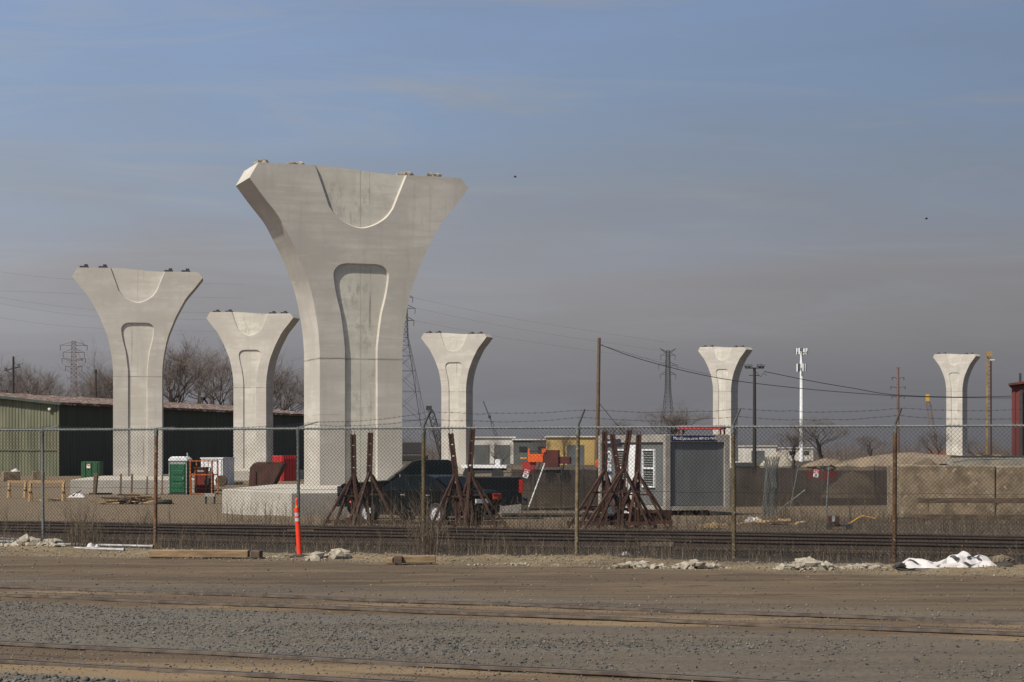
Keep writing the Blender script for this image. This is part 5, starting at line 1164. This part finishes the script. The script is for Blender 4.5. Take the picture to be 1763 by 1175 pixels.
for (u0, v0), (u1, v1) in (((.06, .55), (.15, .25)), ((.50, .62), (.58, .30)), ((.70, .30), (.84, .62)), ((.74, .62), (.82, .28)), ((.62, .2), (.70, .06))):
    st = MB(); n = 14
    for i in range(n+1):
        t = i/n; u, v = u0+(u1-u0)*t, v0+(v1-v0)*t
        for du in (-.022, .022): p = fold(u+du, v); st.v.append((p.x, p.y-.022, p.z+.014))
    st.f = [(2*i, 2*i+2, 2*i+3, 2*i+1) for i in range(n)]; st.build('black_stripe', M['black_tape'], ws)

# ------------------------------------------------------------------ chain link fence along the road
def fpt(px): Y = 39.2/(1+FB*(px-CX)/F); return Vector(((px-CX)/F*Y, Y, 0))
A, B = fpt(-90), fpt(1860); fd = (B-A).normalized(); FL = (B-A).length; g = A.copy()
fence = thing('chain_link_fence', 'chain link fence with barbed wire along the whole road edge', 'fence', g); FH = 2.50
postmats = ['galv', 'rust_post', 'galv', 'mixed_post', 'mixed_post', 'mixed_post', 'rust_post']
arms = [(.36, -.06, .07), (.40, -.05, .02), (.42, -.08, .12), (.14, -.12, .32), (.13, -.10, .34), (.13, -.1, .33), (.10, -.1, .32)]; armtips = []
for px, pm, ar in zip((73, 269, 513, 729, 995, 1262, 1541), postmats, arms):
    p = fpt(px)-A; ln = random.uniform(-.03, .03); r = .032 if pm == 'galv' else .04
    po = MB(); po.tube(p+Vector((ln, 0, -.2)), p+Vector((0, 0, FH-.02)), r, None, 12); po = po.build('post', M[pm], fence, smooth=True)
    MB().tube(p+Vector((0, 0, FH-.14)), p+Vector((0, 0, FH+.03)), r*1.2, r*1.1, 12).build('post_cap', M['galv'], po)
    t = p+Vector((0, 0, FH+.02)); e = t+Vector(ar); MB().beam(t, e, .032, .026).build('barb_arm', M['galv'] if pm == 'galv' else M['steel_grey'], po); armtips.append((t, e))
MB().tube(Vector((0, 0, FH)), (B-A)+Vector((0, 0, FH)), .021, None, 10).build('top_rail', M['galv'], fence, smooth=True)
for z in (FH*.5, .12): 
    MB().path([(fd*(FL*k/60))+Vector((0, 0, z+.012*math.sin(k*1.9))) for k in range(61)], .0035, 4).build('tension_wire', M['galv_wire'], fence)
def link_mesh():
    pit = .040; wr = .0036; nW = int(FL/pit); nS = int((FH-.02)/pit); idx = np.arange(nS+1); vv = []; 
    ang = np.array([0, 2.094, 4.189])
    V = np.zeros((nW, nS+1, 3, 3))
    for i in range(nW):
        off = np.where((idx+i) % 2 == 0, 0.0, pit); s = i*pit+off*1.04; z = .03+idx*pit
        bow = .03*math.sin(i*.021)+.02*math.sin(i*.009+1); depth = .006*np.where((idx % 2) == 0, 1, -1)+bow*np.sin(np.pi*np.clip(z/FH, 0, 1))
        sag = 0.0
        cx = s*fd.x + depth*(-fd.y); cy = s*fd.y + depth*fd.x - .045
        for k in range(3):
            V[i, :, k, 0] = cx + wr*math.cos(ang[k])*fd.x; V[i, :, k, 1] = cy+wr*math.cos(ang[k])*fd.y+wr*math.sin(ang[k])*.6; V[i, :, k, 2] = z + wr*math.sin(ang[k])*.8
    base = (np.arange(nW)[:, None]*(nS+1)+np.arange(nS)[None, :]).reshape(-1)*3
    Fq = np.concatenate([np.stack([base+k, base+(k+1) % 3, base+3+(k+1) % 3, base+3+k], 1) for k in range(3)])
    me = bpy.data.meshes.new('wire_mesh'); me.vertices.add(V.size//3); me.vertices.foreach_set('co', V.reshape(-1)); me.loops.add(Fq.size); me.loops.foreach_set('vertex_index', Fq.reshape(-1).astype(np.int32))
    me.polygons.add(len(Fq)); me.polygons.foreach_set('loop_start', np.arange(0, Fq.size, 4, dtype=np.int32)); me.update(calc_edges=True); me.validate()
    me.materials.append(M['galv_wire']); o = bpy.data.objects.new('wire_mesh', me); C.objects.link(o); o.parent = fence; o['kind'] = 'stuff'
link_mesh()
tk = MB()
for k in range(int(FL/.08)): p = fd*(k*.08); tk.tube(p+Vector((0, -.04, FH-.03)), p+Vector((.03, -.03, FH+.045)), .004, .003, 4, False); tk.tube(p+Vector((.06, -.04, FH-.03)), p+Vector((.03, -.03, FH+.045)), .004, .003, 4, False)
tk.build('mesh_knuckles', M['galv'], fence)['kind'] = 'stuff'
armtips = [(armtips[0][0]+(A-fpt(73))*.8, armtips[0][1]+(A-fpt(73))*.8)] + armtips + [(armtips[-1][0]+(B-fpt(1541))*1.0, armtips[-1][1]+(B-fpt(1541)))]
for f_ in (.55, .97):
    m = MB(); pts = []
    for (a0, a1), (b0, b1) in zip(armtips[:-1], armtips[1:]):
        p, q = a0.lerp(a1, f_), b0.lerp(b1, f_)
        for k in range(12): t = k/12; pts.append(p.lerp(q, t)+Vector((0, 0, -.09*4*t*(1-t)*(1.2-f_*.6)+random.gauss(0, .006))))
    m.path(pts, .0028, 4)
    for p, q in zip(pts[:-1], pts[1:]):
        for t in (.25, .75): c = p.lerp(q, t); m.tube(c-Vector((.018, 0, .018)), c+Vector((.018, 0, .018)), .002, None, 3, False); m.tube(c-Vector((-.018, 0, .018)), c+Vector((-.018, 0, .018)), .002, None, 3, False)
    m.build('barbed_wire', M['galv_wire'], fence)

# ------------------------------------------------------------------ loose stones and dry weeds (uncountable)
def mesh_from(name, V, Fi, colors, mat, label, cat):
    me = bpy.data.meshes.new(name); k = Fi.shape[1]; me.vertices.add(len(V)); me.vertices.foreach_set('co', V.reshape(-1)); me.loops.add(Fi.size); me.loops.foreach_set('vertex_index', Fi.reshape(-1).astype(np.int32))
    me.polygons.add(len(Fi)); me.polygons.foreach_set('loop_start', np.arange(0, Fi.size, k, dtype=np.int32)); me.update(calc_edges=True)
    at = me.color_attributes.new('col', 'FLOAT_COLOR', 'POINT'); at.data.foreach_set('color', np.concatenate([colors, np.ones((len(colors), 1))], 1).reshape(-1))
    me.materials.append(mat); o = bpy.data.objects.new(name, me); C.objects.link(o); tag(o, label, cat, kind='stuff'); return o
def stones(name, label, n, ylo, yhi, zone, smin, smax, pal, dens=None):
    Y = rng.uniform(ylo, yhi, n*6); X = rng.uniform(-1, 1, n*6)*(Y*.275+.3)
    keep = zone(X, Y); X, Y = X[keep][:n], Y[keep][:n]
    if dens is not None:
        kk = np.array([dens(x, y) > random.random() for x, y in zip(X, Y)], dtype=bool); X, Y = X[kk], Y[kk]
    n = len(X); Z = np.array([ground_height(x, y) for x, y in zip(X, Y)])
    sz = smin*(smax/smin)**(rng.random(n)**1.8); O = np.array([[1,0,0],[0,1,0],[-1,0,0],[0,-1,0],[0,0,.8],[0,0,-.6]], float)
    a = rng.uniform(0, 6.28, n); ca, sa = np.cos(a), np.sin(a); V = O[None]*(1+rng.uniform(-.45, .45, (n, 6, 1)))*sz[:, None, None]; V[:, :, 2] += rng.normal(0, .12, (n, 6))*sz[:, None]
    x = V[:, :, 0]*ca[:, None]-V[:, :, 1]*sa[:, None]; y = V[:, :, 0]*sa[:, None]+V[:, :, 1]*ca[:, None]
    P = np.stack([x+X[:, None], y+Y[:, None], V[:, :, 2]+(Z+sz*.25)[:, None]], 2).reshape(-1, 3)
    T = np.array([[0,1,4],[1,2,4],[2,3,4],[3,0,4],[1,0,5],[2,1,5],[3,2,5],[0,3,5]]); Fi = (np.arange(n)[:, None, None]*6+T[None]).reshape(-1, 3)
    c = np.array(pal)[rng.integers(0, len(pal), n)]*rng.uniform(.7, 1.25, (n, 1)); return mesh_from(name, P, Fi, np.repeat(c, 6, 0), M['stones'], label, 'gravel')
greyp = [(.088, .084, .075), (.062, .063, .058), (.105, .096, .082), (.115, .10, .08), (.135, .125, .108), (.040, .041, .038), (.030, .031, .028), (.055, .056, .052)]
tanp = [(.18, .148, .102), (.135, .11, .075), (.22, .19, .142), (.11, .09, .063)]
tvf = lambda X, Y: Y+TB*X
fwf = lambda X, Y: Y+FB*X
stones('ballast_gravel', 'grey ballast gravel between the two near tracks', 30000, 16, 29, lambda X, Y: (tvf(X, Y) > 18.7) & (tvf(X, Y) < 23.7), .005, .021, greyp, lambda x, y: max(.10, .62-.07*(x+3)+1.3*noise.noise(Vector((x*.28, y*.6, 7)))))
stones('foreground_gravel', 'coarse dark ballast at the bottom left corner', 6000, 14, 20, lambda X, Y: tvf(X, Y) < 16.0, .008, .036, greyp)
stones('track_gravel', 'scattered stones on the dirt of the sunken tracks', 9000, 15, 32, lambda X, Y: ((tvf(X, Y) > 16.2) & (tvf(X, Y) < 18.6)) | ((tvf(X, Y) > 23.8) & (tvf(X, Y) < 26.1)), .004, .016, tanp+greyp)
stones('road_gravel', 'sparse dark stones scattered on the dirt road', 16000, 22, 38, lambda X, Y: (tvf(X, Y) > 26.1) & (fwf(X, Y) < 35.3), .004, .022, greyp+tanp, lambda x, y: .16+.9*max(0, 1-(y+TB*x-26.1)/3.2)*max(0, .55+noise.noise(Vector((x*.35, y*.7, 3)))))
stones('verge_gravel', 'pale gravel strip along the road edge before the fence', 13000, 30, 42, lambda X, Y: (fwf(X, Y) > 34.9) & (fwf(X, Y) < 37.9), .007, .028, tanp, lambda x, y: .25+.9*max(0, .5+noise.noise(Vector((x*.4, y*.8, 1)))))
stones('yard_stones', 'stones strewn on the ground around the rear tracks', 6000, 38, 62, lambda X, Y: fwf(X, Y) > 39.4, .010, .036, tanp+greyp[:4])
def weeds(name, label, n, gen, hmin, hmax, pal):
    vs, fs, cs = [], [], []; rd = random.Random(99+n)
    for _ in range(n):
        x, y, k = gen(rd); h = k*(hmin+(hmax-hmin)*rd.random()**2.2); z = ground_height(x, y)-.01; w = .003+.002*rd.random()
        lx, ly = rd.gauss(0, .22)*h, rd.gauss(0, .22)*h; o = len(vs); mx_, my_ = lx*.3, ly*.3
        vs += [(x-w, y, z), (x+w, y, z), (x+mx_+w*.8, y+my_, z+h*.55), (x+mx_-w*.8, y+my_, z+h*.55), (x+lx, y+ly, z+h)]; fs += [(o, o+1, o+2), (o, o+2, o+3), (o+3, o+2, o+4)]
        nv = 5
        if h > .35:
            for _k in range(3):
                t = rd.uniform(.4, .9); bx, by, bz = x+lx*t, y+ly*t, z+h*t; o2 = len(vs); ex, ey = rd.gauss(0, .12), rd.gauss(0, .12)
                vs += [(bx-w*.7, by, bz), (bx+w*.7, by, bz), (bx+ex, by+ey, bz+rd.uniform(.06, .2))]; fs += [(o2, o2+1, o2+2)]; nv += 3
        c = pal[rd.randrange(len(pal))]; j = rd.uniform(.7, 1.3); cs += [(c[0]*j, c[1]*j, c[2]*j)]*nv
    mesh_from(name, np.array(vs), np.array(fs), np.array(cs), M['weeds'], label, 'weeds')
wp = [(.105, .078, .050), (.07, .052, .035), (.16, .12, .078), (.045, .034, .025)]
def clump(rd, spots):
    px, s, sp, k = spots[rd.randrange(len(spots))]; p = G(px, s); return p.x+rd.gauss(0, sp), p.y+rd.gauss(0, sp*.5), k
def line(f0, f1, x0=-13, x1=12):
    def g_(rd):
        while True:
            x = rd.uniform(x0, x1); f_ = rd.uniform(f0, f1); y = f_-FB*x
            if rd.random() < .25+.9*max(0, noise.noise(Vector((x*.45, y*.6, 12)))+.3): return x, y, .6+.5*noise.noise(Vector((x*.8, y*.4, 2)))+.3
    return g_
weeds('fence_weeds', 'dry weeds and grass growing along the fence foot', 8500, line(38.0, 41.2), .05, .40, wp)
weeds('track_weeds', 'dry grass between and behind the rear tracks', 4200, line(46.9, 52.5), .04, .30, wp)
weeds('yard_weeds', 'dry brush in the right of the yard', 5200, line(47.5, 66, 1.5, 17), .05, .42, wp)
spots = [(700, 70, .5, 1.5), (735, 78, .25, 2.0), (735, 88, .15, 1.8), (660, 68, .5, 1.6), (600, 66, .4, 1.5), (560, 70, .5, 1.2), (470, 60, 1.0, 1.2), (430, 58, .8, 1.0), (850, 68, .6, 1.3), (900, 66, .6, 1.2), (960, 64, .5, 1.2), (140, 82, .15, 1.7), (150, 76, .25, 1.2), (20, 72, .4, 1.3), (250, 70, .3, 1.2), (1220, 66, .4, 1.0), (1570, 66, 1.0, 1.2), (1660, 68, 1.2, 1.2), (1740, 66, .8, 1.3), (1340, 56, .5, 1.5), (1380, 58, .7, 1.2), (1500, 58, .7, 1.3)]
weeds('tall_weeds', 'tall dry weed stalks in clumps around cars, posts and footing', 2000, lambda rd: clump(rd, spots), .2, .85, wp)

# ------------------------------------------------------------------ two birds
for px, py, lb in ((887, 305, 'small dark bird in the sky right of the big pier'), (1595, 377, 'tiny dark bird high above the farthest pier')):
    p = W(px, 24, py); root = thing('bird', lb, 'bird', p); MB().rock((0, 0, 0), (.14, .06, .05), 1, .1, 2).build('body', M['bird'], root)
    for sx in (-1, 1): MB().add([(-.05, 0, .02), (.05, 0, .02), (.02, sx*.12, .10), (-.04, sx*.2, .07)], [(0,1,2,3)]).build('wing', M['bird'], root)
